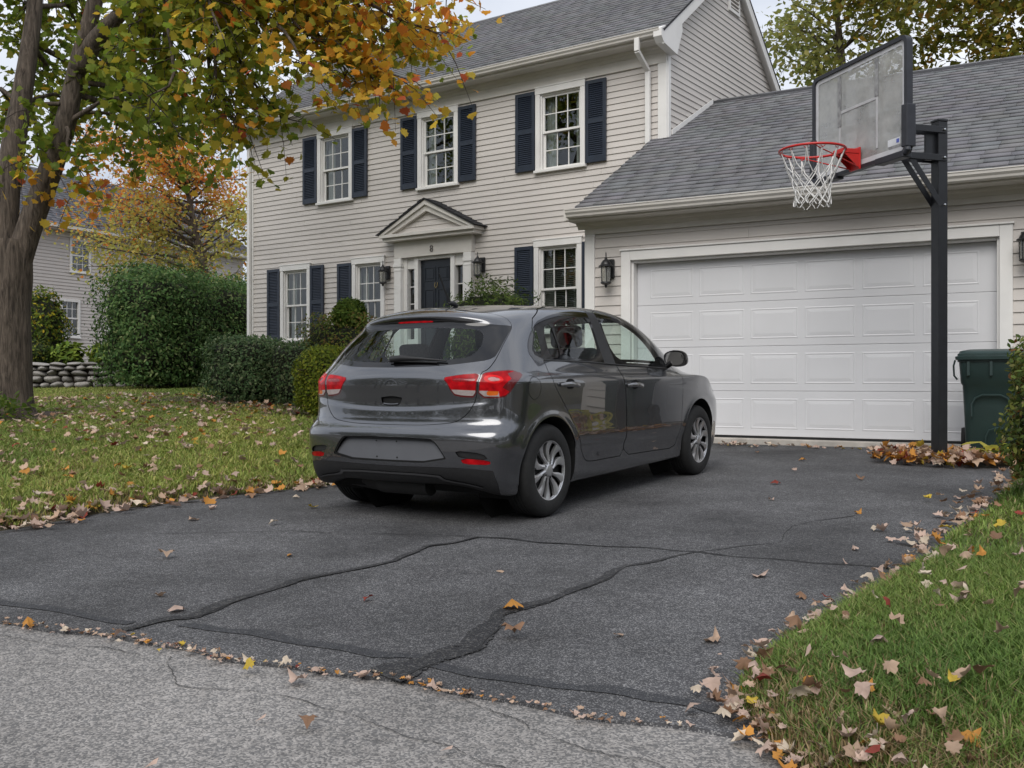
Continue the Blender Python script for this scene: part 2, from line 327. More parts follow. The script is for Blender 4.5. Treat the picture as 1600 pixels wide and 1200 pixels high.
# ------------------------------------------------------------------ the house
mat('siding', (.585, .547, .512), .62, var=.06, scale=2.6, rnd_obj=.02, bump=.06, bscale=120, stretch=(.3, 1, 1))
mat('trim_white', (.78, .765, .74), .5, var=.04, scale=4)
mat('trim_cream', (.66, .63, .585), .55, var=.05, scale=4)
mat('navy_paint', (.020, .028, .045), .42, var=.15, scale=9)
mat('door_paint', (.011, .015, .022), .35, var=.15, scale=6)
mat('foundation', (.36, .35, .33), .9, var=.2, scale=7, bump=.3)
mat('interior', (.10, .095, .09), .9)
mat('curtain', (.36, .36, .34), .9, var=.08, scale=12)
mat('black_metal', (.012, .012, .013), .4, var=.2)
mat('brass', (.45, .33, .13), .3, metal=1)
glassmat('window_glass', (.86, .89, .88), 1.55)
def shinglemat(name, c):
    m, t, b = newmat(name); N = t.nodes.new; K = t.links.new
    tc = N('ShaderNodeTexCoord'); at = N('ShaderNodeAttribute'); at.attribute_name = 'Col'
    nz = N('ShaderNodeTexNoise'); nz.inputs['Scale'].default_value = 160; nz.inputs['Detail'].default_value = 2; K(tc.outputs['Object'], nz.inputs['Vector'])
    oi = N('ShaderNodeObjectInfo'); mr = N('ShaderNodeMapRange'); mr.inputs[3].default_value = .55; mr.inputs[4].default_value = 1.45; K(nz.outputs['Fac'], mr.inputs[0])
    s1 = N('ShaderNodeVectorMath'); s1.operation = 'SCALE'; K(at.outputs['Color'], s1.inputs[0]); K(mr.outputs[0], s1.inputs['Scale'])
    n3 = N('ShaderNodeTexNoise'); n3.inputs['Scale'].default_value = .8; n3.inputs['Detail'].default_value = 5; K(tc.outputs['Object'], n3.inputs['Vector'])
    m3 = N('ShaderNodeMapRange'); m3.inputs[1].default_value = .3; m3.inputs[2].default_value = .7; m3.inputs[3].default_value = .86; m3.inputs[4].default_value = 1.1; K(n3.outputs['Fac'], m3.inputs[0])
    s2 = N('ShaderNodeVectorMath'); s2.operation = 'SCALE'; K(s1.outputs[0], s2.inputs[0]); K(m3.outputs[0], s2.inputs['Scale'])
    K(s2.outputs[0], b.inputs['Base Color']); b.inputs['Roughness'].default_value = .9
    bp = N('ShaderNodeBump'); bp.inputs['Strength'].default_value = .5; bp.inputs['Distance'].default_value = .004; K(nz.outputs['Fac'], bp.inputs['Height']); K(bp.outputs[0], b.inputs['Normal'])
    return m
shinglemat('shingle', None)
mat('roof_felt', (.03, .03, .033), .95)

YH = 13.2; HX0, HX1 = -15.77, -6.56; EXPO = .0945
def Z(rel): return rel + EYE
HOUSE = thing('house', (-11.1, 14.5, gz1(-11.1, YH)), 'beige clapboard two-storey house with navy shutters and attached white double garage', 'house')
HINV = Matrix.Translation(-Vector(HOUSE.location))
def part(mb, name, mt, gm=None, **k):
    """a part of the house, written in world coordinates (or in the garage's frame gm)"""
    o = mb.build(name, mt, HOUSE, **k); o.matrix_parent_inverse = HINV
    if gm is not None: o.matrix_basis = gm
    return o
def subtract(a, b, cuts):
    seg = [(a, b)]
    for c, d in sorted(cuts):
        seg = [s for x, y in seg for s in ((x, min(y, c)), (max(x, d), y)) if s[1] - s[0] > .005]
    return seg
def backing(m, x0, x1, z0, z1, y0, y1, ops):
    xs = sorted({x0, x1, *[v for o in ops for v in o[:2]]}); zs = sorted({z0, z1, *[v for o in ops for v in o[2:]]})
    for i in range(len(xs) - 1):
        for j in range(len(zs) - 1):
            cx, cz = (xs[i] + xs[i + 1]) / 2, (zs[j] + zs[j + 1]) / 2
            if x0 < cx < x1 and z0 < cz < z1 and not any(o[0] < cx < o[1] and o[2] < cz < o[3] for o in ops): m.box(xs[i], y0, zs[j], xs[i + 1], y1, zs[j + 1])
def clapboards(parent, x0f, x1f, z0, z1, yf, ops, gm=None, e=EXPO):
    """one object for every board between openings; the wall faces -y at y = yf"""
    k = 0; z = z0
    while z < z1 - .01:
        zt = min(z + e, z1); a, b = x0f(z), x1f(z); pieces = []; k += 1
        for s, t in subtract(a, b, [(o[0], o[1]) for o in ops if o[2] < z + e * .6 and o[3] > z + e * .4]):
            if t - s > 3.0:
                q_ = [s] + [v_ for v_ in (s + ((k * 1.37) % 2.6) + .6 + j_ * 3.2 for j_ in range(4)) if s + .5 < v_ < t - .5] + [t]
                pieces += list(zip(q_[:-1], q_[1:])); continue
            pieces.append((s, t))
        for i_, (s, t) in enumerate(pieces):
            if i_ + 1 < len(pieces) and abs(pieces[i_ + 1][0] - t) < 1e-6: t -= .003
            y_ = yf; p0, p1 = .019, .005
            a0, a1 = s, t
            if abs(s - a) < 1e-6: a1_ = x0f(zt)
            else: a1_ = s
            b1_ = x1f(zt) if abs(t - b) < 1e-6 else t
            vs = [(s, y_ - p0, z), (t, y_ - p0, z), (t, y_, z), (s, y_, z), (a1_, y_ - p1, zt), (b1_, y_ - p1, zt), (b1_, y_, zt), (a1_, y_, zt)]
            MB().add(vs, [(0, 3, 2, 1), (4, 5, 6, 7), (0, 1, 5, 4), (1, 2, 6, 5), (2, 3, 7, 6), (3, 0, 4, 7)]).build('clapboard', 'siding', parent)
        z += e
WUP = [(-13.81, -12.905), (-11.325, -10.43), (-8.85, -7.93)]; WLO = [(-14.835, -14.01), (-12.905, -12.11), (-8.88, -7.99)]
WINS = [(a, b, Z(3.325), Z(4.68)) for a, b in WUP] + [(a, b, Z(.755), Z(2.25)) for a, b in WLO]
DOORW = (-11.62, -10.28, Z(.27), Z(2.28))
ops = [(a + .07, b - .07, c + .05, d - .07) for a, b, c, d in WINS]
wl = MB(); backing(wl, HX0, HX1, Z(.1), Z(5.05), YH, YH + .10, ops + [DOORW])
front = part(wl, 'wall', 'siding')
clapboards(front, lambda z: HX0 + .10, lambda z: HX1 - .10, Z(.16), Z(4.70), YH, ops + [(DOORW[0] - .1, DOORW[1] + .1, DOORW[2], DOORW[3] + .1)])
# gable end, facing +x: built in a turned frame (its own x runs along the house's depth)
RY, RZ = 15.4, 7.0; EYF, EZ = YH - .35, 5.07; EYB = 17.78; PF = (RZ - EZ) / (RY - EYF); PB = (RZ - EZ) / (EYB - RY)
def rake_z(y): return Z(RZ) - (PF * (RY - y) if y < RY else PB * (y - RY))
ROTG = Matrix(((0, -1, 0, HX1), (1, 0, 0, 0), (0, 0, 1, 0), (0, 0, 0, 1)))     # local (x, y, z) -> (HX1 - y, x, z)
gw = MB(); gw.extrude([(YH, 0, Z(.1)), (17.4, 0, Z(.1)), (17.4, 0, Z(5.0)), (RY, 0, Z(RZ) - .1), (YH, 0, Z(5.0))], (0, .1, 0))
gable = part(gw, 'wall', 'siding', ROTG)
vent = (15.42, 15.86, Z(6.14), Z(6.6))
clapboards(gable, lambda z: max(YH + .08, RY - (Z(RZ) - .10 - z) / PF) if z > Z(5) else YH + .08, lambda z: min(17.4, RY + (Z(RZ) - .10 - z) / PB) if z > Z(5) else 17.4, Z(3.0), Z(6.85), 0, [])
gv = MB()
for a in (vent[0], vent[1] - .05): gv.box(a, -.045, vent[2], a + .05, -.012, vent[3])
gv.box(vent[0] + .05, -.045, vent[2], vent[1] - .05, -.012, vent[2] + .05)
gvo = part(gv, 'gable_vent', 'trim_white', ROTG)
for i in range(6): MB().bar((vent[0] + .05, -.03, vent[2] + .09 + i * .065), (vent[1] - .05, -.03, vent[2] + .09 + i * .065), .02, .05, (0, .5, 1)).build('vent_slat', 'siding', gvo)
# other walls, floors, foundation
m = MB(); m.box(HX0, 17.3, Z(.1), HX1, 17.4, Z(5.0)); m.extrude([(HX0, YH, Z(.1)), (HX0, 17.4, Z(.1)), (HX0, 17.4, Z(5.0)), (HX0, RY, Z(RZ) - .1), (HX0, YH, Z(5.0))], (.1, 0, 0)); part(m, 'wall', 'siding')
m = MB(); m.box(HX0 + .12, YH + .12, Z(.14), HX1 - .12, 17.25, Z(.2)); m.box(HX0 + .12, YH + .12, Z(2.55), HX1 - .12, 17.25, Z(2.7)); m.box(HX0 + .12, YH + .12, Z(4.85), HX1 - .12, 17.25, Z(4.92)); m.box(HX0 + .12, YH + 1.5, Z(.2), HX1 - .12, YH + 1.58, Z(4.85)); part(m, 'interior_walls', 'interior')
part(MB().box(HX0 + .03, YH + .02, gz1(-11, YH) - .6, HX1 - .03, 17.36, Z(.1)), 'foundation', 'foundation')
# corner boards, frieze, soffit, gutter, downspouts
m = MB(); m.box(HX0 - .01, YH - .032, Z(.12), HX0 + .12, YH, Z(4.69)); part(m, 'corner_board', 'trim_white', bevel=.004)
m = MB(); m.box(HX1 - .13, YH - .032, Z(.12), HX1 + .015, YH, Z(4.72)); m.box(HX1 + .001, YH, Z(.12), HX1 + .03, YH + .085, Z(4.95)); part(m, 'corner_board', 'trim_white', bevel=.004)
part(MB().box(HX0 - .01, YH - .040, Z(4.69), HX1 + .012, YH, Z(4.935)), 'frieze_board', 'trim_cream', bevel=.004)
part(MB().box(HX0 - .15, EYF + .02, Z(4.935), HX1 + .14, YH + .02, Z(4.955)), 'soffit', 'trim_cream')
def gutter(x0, x1, y, z, gm=None, name='gutter'):
    """K-profile gutter: y is its back, it projects towards -y"""
    p = [(0, 0), (-.06, 0), (-.075, .012), (-.082, .035), (-.105, .06), (-.11, .09), (-.118, .092), (-.118, .10), (-.10, .10), (-.098, .062), (-.07, .03), (-.055, .012), (-.008, .012), (-.008, .095), (0, .095)]
    return part(MB().extrude([(x0, y + a, z + b) for a, b in p], (x1 - x0, 0, 0)), name, 'trim_cream', gm)
m = MB(); m.box(HX0 - .15, EYF + .0, Z(4.93), HX1 + .14, EYF + .02, Z(5.06)); part(m, 'fascia', 'trim_cream')
gutter(HX0 - .16, HX1 + .10, EYF - .001, Z(4.965))
part(MB().extrude([(HX0 - .1, YH - .04, Z(4.934)), (HX0 - .1, YH - .12, Z(4.934)), (HX0 - .1, YH - .10, Z(4.905)), (HX0 - .1, YH - .07, Z(4.89)), (HX0 - .1, YH - .055, Z(4.85)), (HX0 - .1, YH - .04, Z(4.84))], (HX1 - HX0 + .2, 0, 0)), 'crown_moulding', 'trim_cream')
def downspout(pts, gm=None):
    mm = MB()
    for a, b in zip(pts[:-1], pts[1:]): mm.bar(a, b, .075, .055, (0, 1, 0) if abs(b[2] - a[2]) > .3 else (0, 0, 1))
    return part(mm, 'downspout', 'trim_white', gm, bevel=.006)
downspout([(HX1 - .27, EYF - .06, Z(4.99)), (HX1 - .27, EYF - .06, Z(4.80)), (HX1 - .27, YH - .075, Z(4.60)), (HX1 - .27, YH - .075, Z(3.52))])
downspout([(HX0 + .05, EYF - .06, Z(4.99)), (HX0 + .05, EYF - .06, Z(4.86)), (HX0 + .05, YH - .072, Z(4.66)), (HX0 + .05, YH - .072, Z(-.15))])
# rake boards and eave return on the gable
m = MB()
for ya, yb in ((EYF - .02, RY), (RY, EYB)):
    za, zb = rake_z(ya) - .02, rake_z(yb) - .02
    m.extrude([(ya, -.14, za), (yb, -.14, zb), (yb, -.14, zb - .19), (ya, -.14, za - .19)], (0, .025, 0))
    m.extrude([(ya, -.114, za - .006), (yb, -.114, zb - .006), (yb, -.114, zb - .11), (ya, -.114, za - .11)], (0, .114, 0))
m.extrude([(EYF - .10, -.142, Z(5.05)), (EYF - .10, -.142, Z(4.94)), (EYF - .02, -.142, Z(4.86)), (YH + .06, -.142, Z(4.80)), (YH + .24, -.142, Z(5.20)), (YH + .2, -.142, Z(5.40))], (0, .13, 0))
part(m, 'rake_board', 'trim_white', ROTG)
# ---- roofs: deck + individual shingles
def shingle_field(parent, origin, ux, up, nrm, width_at, rows, e, tabw, name='shingles', col0=(.165, .166, .175), n_single=0, th=.014, seed=3):
    """rows of overlapping tabs; origin at the eave's left end; width_at(row) -> (x0, x1). The lowest n_single tabs become objects, the rest one mesh"""
    r_ = random.Random(seed); ux, up, nrm = Vector(ux), Vector(up), Vector(nrm); o = Vector(origin); V = []; F_ = []; C = []; cnt = 0; shared = {}
    for k in range(rows):
        a, b = width_at(k); x = a - r_.uniform(0, tabw)
        while x < b:
            x0, x1 = max(x, a), min(x + tabw - .003, b); x += tabw
            if x1 - x0 < .03: continue
            low = k * e - (r_.uniform(0, .012)); hi = (k + 1) * e + .03; sh = r_.uniform(.92, 1.09)
            c = [ch * sh * r_.uniform(.97, 1.03) for ch in col0]; t = th * r_.uniform(.8, 1.3)
            loc = [(x0, low, .004), (x1, low, .004), (x1, hi, .001), (x0, hi, .001), (x0, low, .004 + t), (x1, low, .004 + t), (x1, hi, .003), (x0, hi, .003)]
            fs = [(0, 3, 2, 1), (4, 5, 6, 7), (0, 1, 5, 4), (1, 2, 6, 5), (3, 0, 4, 7)]
            P = [o + ux * p[0] + up * p[1] + nrm * p[2] for p in loc]
            if cnt < n_single:
                npmesh('shingle', [tuple(p) for p in P], [f for f in fs], 'shingle', parent, colors=np.tile(c, (8, 1)))
            else:
                kx = len(V); V += [tuple(p) for p in P]; F_ += [tuple(i + kx for i in f) for f in fs]; C += [c] * 8
            cnt += 1
    return npmesh(name, V, F_, 'shingle', parent, colors=np.array(C), kind='stuff')
m = MB(); rx0, rx1 = HX0 - .16, HX1 + .15
m.extrude([(rx0, EYF - .03, Z(EZ) - .02), (rx0, RY, Z(RZ)), (rx0, EYB, Z(EZ)), (rx0, EYB, Z(EZ) - .03), (rx0, RY, Z(RZ) - .03), (rx0, EYF - .03, Z(EZ) - .05)], (rx1 - rx0, 0, 0))
roof = part(m, 'roof', 'roof_felt')
cf = math.hypot(1, PF); cb = math.hypot(1, PB); sl_ = (RY - EYF + .05) * cf
shingle_field(roof, (rx0, EYF - .05, Z(EZ) - .035), (1, 0, 0), (0, 1 / cf, PF / cf), (0, -PF / cf, 1 / cf), lambda k: (0, rx1 - rx0), int(sl_ / .12) + 1, .12, .28)
m = MB()
for i in range(34): m.extrude([(rx0 + i * .283, RY - .13, Z(RZ) - .085), (rx0 + i * .283, RY, Z(RZ) + .018), (rx0 + i * .283, RY + .13, Z(RZ) - .09), (rx0 + i * .283, RY, Z(RZ) - .005)], (.275, 0, 0))
m.build('ridge_cap', 'roof_felt', roof)
# ---- windows with sashes, muntins and single panes
def window(x0, x1, z0, z1, y, blinds=False, gm=None, owner=part):
    m = MB(); c = .085; p = .05
    m.box(x0, y - p, z0 + .045, x0 + c, y + .012, z1 - .10); m.box(x1 - c, y - p, z0 + .045, x1, y + .012, z1 - .10)
    m.box(x0 - .004, y - p - .006, z1 - .10, x1 + .004, y + .012, z1); m.box(x0 - .018, y - p - .014, z1 + .001, x1 + .018, y - .001, z1 + .02)
    m.box(x0 - .02, y - p - .025, z0 + .005, x1 + .02, y + .012, z0 + .045)
    cas = owner(m, 'window', 'trim_white', gm, bevel=.004)
    a, b, l, h = x0 + c, x1 - c, z0 + .045, z1 - .10; mid = (l + h) / 2
    j = MB(); j.box(a, y - .012, l, a + .022, y + .10, h); j.box(b - .022, y - .012, l, b, y + .10, h); j.box(a + .022, y - .012, h - .022, b - .022, y + .10, h); j.box(a + .022, y - .012, l, b - .022, y + .10, l + .02); j.build('jamb', 'trim_white', cas)
    a += .022; b -= .022; l += .02; h -= .022
    for (zl, zh, yy) in ((mid - .015, h, y + .015), (l, mid + .015, y + .048)):
        s = .034; m = MB(); m.box(a, yy, zl, a + s, yy + .028, zh); m.box(b - s, yy, zl, b, yy + .028, zh); m.box(a + s, yy, zl, b - s, yy + .028, zl + s); m.box(a + s, yy, zh - s, b - s, yy + .028, zh)
        m.build('sash', 'trim_white', cas)
        ga, gb, gl, gh = a + s, b - s, zl + s, zh - s; q = .0075; pw, ph = (gb - ga) / 3, (gh - gl) / 2
        for i in (1, 2): MB().box(ga + i * pw - q, yy + .004, gl, ga + i * pw + q, yy + .024, gh).build('muntin', 'trim_white', cas)
        MB().box(ga, yy + .005, gl + ph - q, gb, yy + .023, gl + ph + q).build('muntin', 'trim_white', cas)
        for i in range(3):
            for k in range(2): MB().box(ga + i * pw, yy + .0125, gl + k * ph, ga + (i + 1) * pw, yy + .0155, gl + (k + 1) * ph).build('pane', 'window_glass', cas)
    # curtains just inside
    for s_, e_ in ((a, a + (b - a) * .24), (b - (b - a) * .24, b)):
        n = 24; vs = []
        for i in range(n + 1):
            t = i / n; vs.append((s_ + (e_ - s_) * t, y + .16 + .018 * math.sin(t * 19 + s_ * 3), l - .05)); vs.append((s_ + (e_ - s_) * t, y + .16 + .018 * math.sin(t * 19 + s_ * 3), h + .03))
        MB().add(vs, [(2 * i, 2 * i + 2, 2 * i + 3, 2 * i + 1) for i in range(n)]).build('curtain', 'curtain', cas, smooth=180)
    if blinds:
        m = MB(); zz = h
        while zz > l: m.bar((a, y + .13, zz), (b, y + .13, zz), .022, .0015, (0, .55, .83)); zz -= .03
        m.build('blind_slats', 'curtain', cas, kind='stuff')
    return cas
for i, wv in enumerate(WINS): window(*wv, YH - .019 + .012, blinds=i == 5)
def shutter(x0, x1, z0, z1, y):
    m = MB(); s = .055; md = z0 + (z1 - z0) * .5; yo, yi = y - .045, y - .012
    m.box(x0, yo, z0, x0 + s, yi, z1); m.box(x1 - s, yo, z0, x1, yi, z1)
    rails = ((z0, z0 + .09), (md - .035, md + .035), (z1 - .06, z1))
    for a, b in rails: m.box(x0 + s, yo, a, x1 - s, yi, b)
    m.box(x0 + s, yi - .006, z0 + .09, x1 - s, yi, z1 - .06)
    sh = part(m, 'shutter', 'navy_paint', bevel=.003)
    lv = MB()
    for a, b in ((z0 + .09, md - .035), (md + .035, z1 - .06)):
        n = int((b - a) / .03)
        for k in range(n):
            zz = a + (k + .5) * (b - a) / n; lv.bar((x0 + s, yo + .016, zz), (x1 - s, yo + .016, zz), .006, .032, (0, .62, 1))
    lv.build('louvers', 'navy_paint', sh, kind='stuff')
yf = YH - .017
for a, b in WUP:
    shutter(a - .39, a - .012, Z(3.385), Z(4.645), yf); shutter(b + .012, b + .375, Z(3.375), Z(4.64), yf)
shutter(-15.21, -14.85, Z(.81), Z(2.205), yf); shutter(-14.0, -13.645, Z(.81), Z(2.205), yf); shutter(-13.28, -12.92, Z(.81), Z(2.19), yf); shutter(-9.255, -8.895, Z(.81), Z(2.18), yf); shutter(-7.975, -7.62, Z(.81), Z(2.17), yf)
# ---- entrance
DC = -10.945
for s in (-1, 1):
    m = MB(); a, b = sorted((DC + s * .70, DC + s * .855)); m.box(a, YH - .13, Z(.27), b, YH + .0, Z(2.02)); m.box(a - .015, YH - .145, Z(2.02), b + .015, YH + .0, Z(2.075)); m.box(a - .006, YH - .136, Z(1.95), b + .006, YH + .0, Z(1.972)); m.box(a - .012, YH - .142, Z(.27), b + .012, YH + .0, Z(.42)); m.box(a - .004, YH - .134, Z(2.076), b + .004, YH, Z(2.17)); part(m, 'pilaster', 'trim_white', bevel=.004)
part(MB().box(DC - .86, YH - .12, Z(2.175), DC + .86, YH + .05, Z(2.46)), 'entablature', 'trim_cream', bevel=.004)
m = MB()
for s in (-1, 1):
    a, b = sorted((DC + s * .36, DC + s * .445)); m.box(a, YH - .06, Z(.27), b, YH + .06, Z(2.174))
    a, b = sorted((DC + s * .62, DC + s * .699)); m.box(a, YH - .05, Z(.27), b, YH + .06, Z(2.174))
    a, b = sorted((DC + s * .4455, DC + s * .6195)); m.box(a, YH - .03, Z(1.98), b, YH + .06, Z(2.174)); m.box(a, YH - .03, Z(.27), b, YH + .06, Z(.75))
m.box(DC - .358, YH - .055, Z(2.12), DC + .358, YH + .06, Z(2.173)); dfr = part(m, 'door_frame', 'trim_white', bevel=.004)
for s in (-1, 1):
    a, b = sorted((DC + s * .4455, DC + s * .6195)); sl2 = part(MB().box(a + .02, YH + .028, Z(.77), b - .02, YH + .034, Z(1.96)), 'sidelight', 'window_glass')
    for k in range(1, 4): MB().box(a + .02, YH + .012, Z(.77) + k * .3 - .008, b - .02, YH + .027, Z(.77) + k * .3 + .008).build('muntin', 'trim_white', sl2)
dr = MB(); dx0, dx1, dz0, dz1 = DC - .357, DC + .357, Z(.275), Z(2.118); dr.box(dx0, YH + .02, dz0, dx1, YH + .055, dz1); door = part(dr, 'door', 'door_paint')
for zz0, zz1 in ((.30, .75), (.86, 1.42), (1.55, 1.80)):
    for s in (0, 1):
        xa = dx0 + .085 + s * .295; m = MB(); A = (xa, YH + .019, dz0 + zz0 - .08); B = (xa + .25, YH + .019, dz0 + zz1 - .08)
        m.box(A[0], YH + .010, A[2], B[0], YH + .0199, A[2] + .022); m.box(A[0], YH + .010, B[2] - .022, B[0], YH + .0199, B[2]); m.box(A[0], YH + .010, A[2] + .022, A[0] + .022, YH + .0199, B[2] - .022); m.box(B[0] - .022, YH + .010, A[2] + .022, B[0], YH + .0199, B[2] - .022)
        m.box(A[0] + .045, YH + .012, A[2] + .045, B[0] - .045, YH + .0199, B[2] - .045); m.build('door_panel', 'door_paint', door, bevel=.003)
MB().lathe([(.005, 0), (.022, -.01), (.024, -.035), (.016, -.05), (.002, -.055)], 14, (DC + .30, YH + .02, Z(1.22)), 'y').build('door_knob', 'brass', door, smooth=60)
MB().tube([(DC - .025, YH + .008, Z(1.72)), (DC - .03, YH - .005, Z(1.66)), (DC, YH - .012, Z(1.62)), (DC + .03, YH - .005, Z(1.66)), (DC + .025, YH + .008, Z(1.72))], .006, 6).build('door_knocker', 'brass', door, smooth=60)
# pediment
px0, px1, py = DC - 1.03, DC + 1.03, YH - .26
m = MB(); m.box(px0 + .02, py, Z(2.461), px1 - .02, YH, Z(2.52)); m.box(px0 - .02, py - .05, Z(2.521), px1 + .02, YH, Z(2.575)); ped = part(m, 'pediment', 'trim_cream', bevel=.004)
ap = Z(3.10)
for s in (-1, 1):
    e = Vector((DC + s * 1.06, 0, Z(2.578))); a = Vector((DC, 0, ap)); d = (a - e).normalized(); n = Vector((-d.z * s, 0, d.x * s)) if s < 0 else Vector((d.z, 0, -d.x)) * -1
    dn = Vector((0, 0, -1))
    for w_, yy0, yy1, o_ in ((.07, py - .05, YH, 0), (.16, py - .015, py + .05, 0)):
        m = MB(); P = [e + dn * o_, a + dn * o_, a + dn * (o_ + w_ * 1.15), Vector((DC + s * (1.06 - w_ * 1.6), 0, Z(2.578)))]; m.extrude([(p.x, yy0, p.z) for p in P], (0, yy1 - yy0, 0)); m.build('rake_moulding', 'trim_cream', ped)
m = MB(); m.extrude([(DC - .86, py + .06, Z(2.576)), (DC + .86, py + .06, Z(2.576)), (DC, py + .06, Z(3.0))], (0, .02, 0)); m.build('tympanum', 'siding', ped)
for k in range(4):
    z0 = Z(2.58) + k * .094; hw = .86 * (1 - (z0 - Z(2.576)) / .43); h2 = .86 * (1 - (z0 + .094 - Z(2.576)) / .43)
    if h2 > .03: MB().add([(DC - hw, py + .042, z0), (DC + hw, py + .042, z0), (DC + h2, py + .055, z0 + .094), (DC - h2, py + .055, z0 + .094), (DC - hw, py + .06, z0), (DC + hw, py + .06, z0)], [(0, 1, 2, 3), (0, 4, 5, 1)]).build('clapboard', 'siding', ped)
for s in (-1, 1):
    m = MB(); P = [(DC + s * 1.09, 2.575 + .002), (DC, 3.125), (DC, 3.105), (DC + s * 1.06, 2.575)]; m.extrude([(x, py - .07, Z(z)) for x, z in P], (0, .33, 0)); rf = part(m, 'porch_roof', 'roof_felt')
    e = Vector((DC + s * 1.10, py - .075, Z(2.575))); a = Vector((DC, py - .075, Z(3.128))); L_ = (a - e).length; u = (a - e).normalized(); nn = u.cross(Vector((0, -s, 0))).normalized(); nn = nn if nn.z > 0 else -nn
    shingle_field(rf, e, (0, 1, 0), u, nn, lambda k: (0, .335), int(L_ / .12), .12, .2, name='shingles', col0=(.05, .05, .055))
# house number
fc = bpy.data.curves.new('house_number', 'FONT'); fc.body = '8'; fc.size = .16; fc.extrude = .006; fc.align_x = 'CENTER'; fo = bpy.data.objects.new('tmp', fc); col.objects.link(fo)
me = bpy.data.meshes.new_from_object(fo.evaluated_get(bpy.context.evaluated_depsgraph_get())); bpy.data.objects.remove(fo); me.materials.append(mat('number_metal', (.12, .11, .10), .5))
hn = link('house_number', me, HOUSE); hn.matrix_parent_inverse = HINV; hn.matrix_basis = Matrix.Translation((DC, YH - .128, Z(2.235))) @ Matrix.Rotation(R(90), 4, 'X')
# stoop
m = MB(); m.box(DC - 1.0, YH - 1.1, gz1(DC, YH) - .4, DC + 1.0, YH - .0, Z(.26)); m.box(DC - 1.0, YH - 1.4, gz1(DC, YH) - .4, DC + 1.0, YH - 1.101, Z(.08)); m.box(DC - 1.0, YH - 1.7, gz1(DC, YH) - .4, DC + 1.0, YH - 1.401, Z(-.1)); part(m, 'stoop', 'concrete', bevel=.01)
# ------------------------------------------------------------------ the garage wing: own frame, front wall at y = 0 facing -y, z = 0 at the drive
GC = Vector((-3.4308, 11.2847, EYE - .7257)); GM = Matrix.Translation(GC) @ Matrix.Rotation(R(5.5), 4, 'Z')
mat('garage_white', (.665, .665, .68), .42, var=.045, scale=1.3, detail=7)
GX0, GX1 = -3.178, 2.72; DX0, DX1, DZ1 = -2.555, 1.605, 2.25
GO = [(DX0 - .06, DX1 + .06, -.5, DZ1 + .06)]
m = MB(); backing(m, GX0, GX1, -.3, 2.80, 0, .10, [(DX0, DX1, -.5, DZ1)]); gwall = part(m, 'wall', 'siding', GM)
clapboards(gwall, lambda z: GX0 + .12, lambda z: GX1 - .1, .10, 2.61, 0, GO, e=.123)
m = MB(); m.box(GX0, .1, -.4, GX0 + .1, 8, 2.80); m.box(GX1 - .1, .1, -.4, GX1, 8, 2.80); m.box(GX0, 8, -.4, GX1, 8.1, 2.8); part(m, 'wall', 'siding', GM)
m = MB(); m.extrude([(GX1 - .1, 0, 2.8), (GX1 - .1, 8.1, 2.8), (GX1 - .1, 3.9, 4.9)], (.1, 0, 0)); m.extrude([(GX0, 2.4, 2.8), (GX0, 8.1, 2.8), (GX0, 3.9, 4.9)], (.1, 0, 0)); part(m, 'wall', 'siding', GM)
part(MB().box(GX0 - .006, -.034, .02, GX0 + .125, 0, 2.612).box(GX0 - .03, .001, .02, GX0 - .001, .12, 2.612), 'corner_board', 'trim_white', GM, bevel=.004)
part(MB().box(GX0 - .01, -.040, 2.613, GX1 + .01, 0, 2.79), 'frieze_board', 'trim_cream', GM, bevel=.004)
part(MB().box(GX0 - .13, -.38, 2.762, GX1 + .2, -.041, 2.78).box(GX0 - .13, -.041, 2.791, GX1 + .2, .1, 2.80), 'soffit', 'trim_cream', GM)
part(MB().box(GX0 - .13, -.40, 2.755, GX1 + .2, -.381, 2.90), 'fascia', 'trim_cream', GM)
part(MB().extrude([(GX0 - .1, -.041, 2.76), (GX0 - .1, -.115, 2.76), (GX0 - .1, -.10, 2.735), (GX0 - .1, -.065, 2.72), (GX0 - .1, -.041, 2.68)], (GX1 - GX0 + .3, 0, 0)), 'crown_moulding', 'trim_cream', GM)
gutter(GX0 - .06, GX1 + .25, -.401, 2.775, GM)
# door casing
m = MB(); m.box(DX0 - .125, -.05, .01, DX0, .0, DZ1 + .12); m.box(DX1, -.05, .01, DX1 + .125, .0, DZ1 + .12); m.box(DX0 + .0005, -.05, DZ1, DX1 - .0005, 0, DZ1 + .12); m.box(DX0 - .14, -.07, DZ1 + .121, DX1 + .14, 0, DZ1 + .142)
m.box(DX0 - .02, .001, .06, DX0 + .028, .14, DZ1); m.box(DX1 - .028, .001, .06, DX1 + .02, .14, DZ1); m.box(DX0 + .0285, .001, DZ1 - .028, DX1 - .0285, .14, DZ1 + .02)
part(m, 'garage_door_casing', 'trim_white', GM, bevel=.005)
part(MB().box(DX0 - .1, -.03, -.12, DX1 + .1, .5, .058), 'threshold', 'concrete', GM, bevel=.01)
part(MB().box(DX0 + .02, .125, .059, DX1 - .02, .16, .085), 'door_seal', 'black_metal', GM)
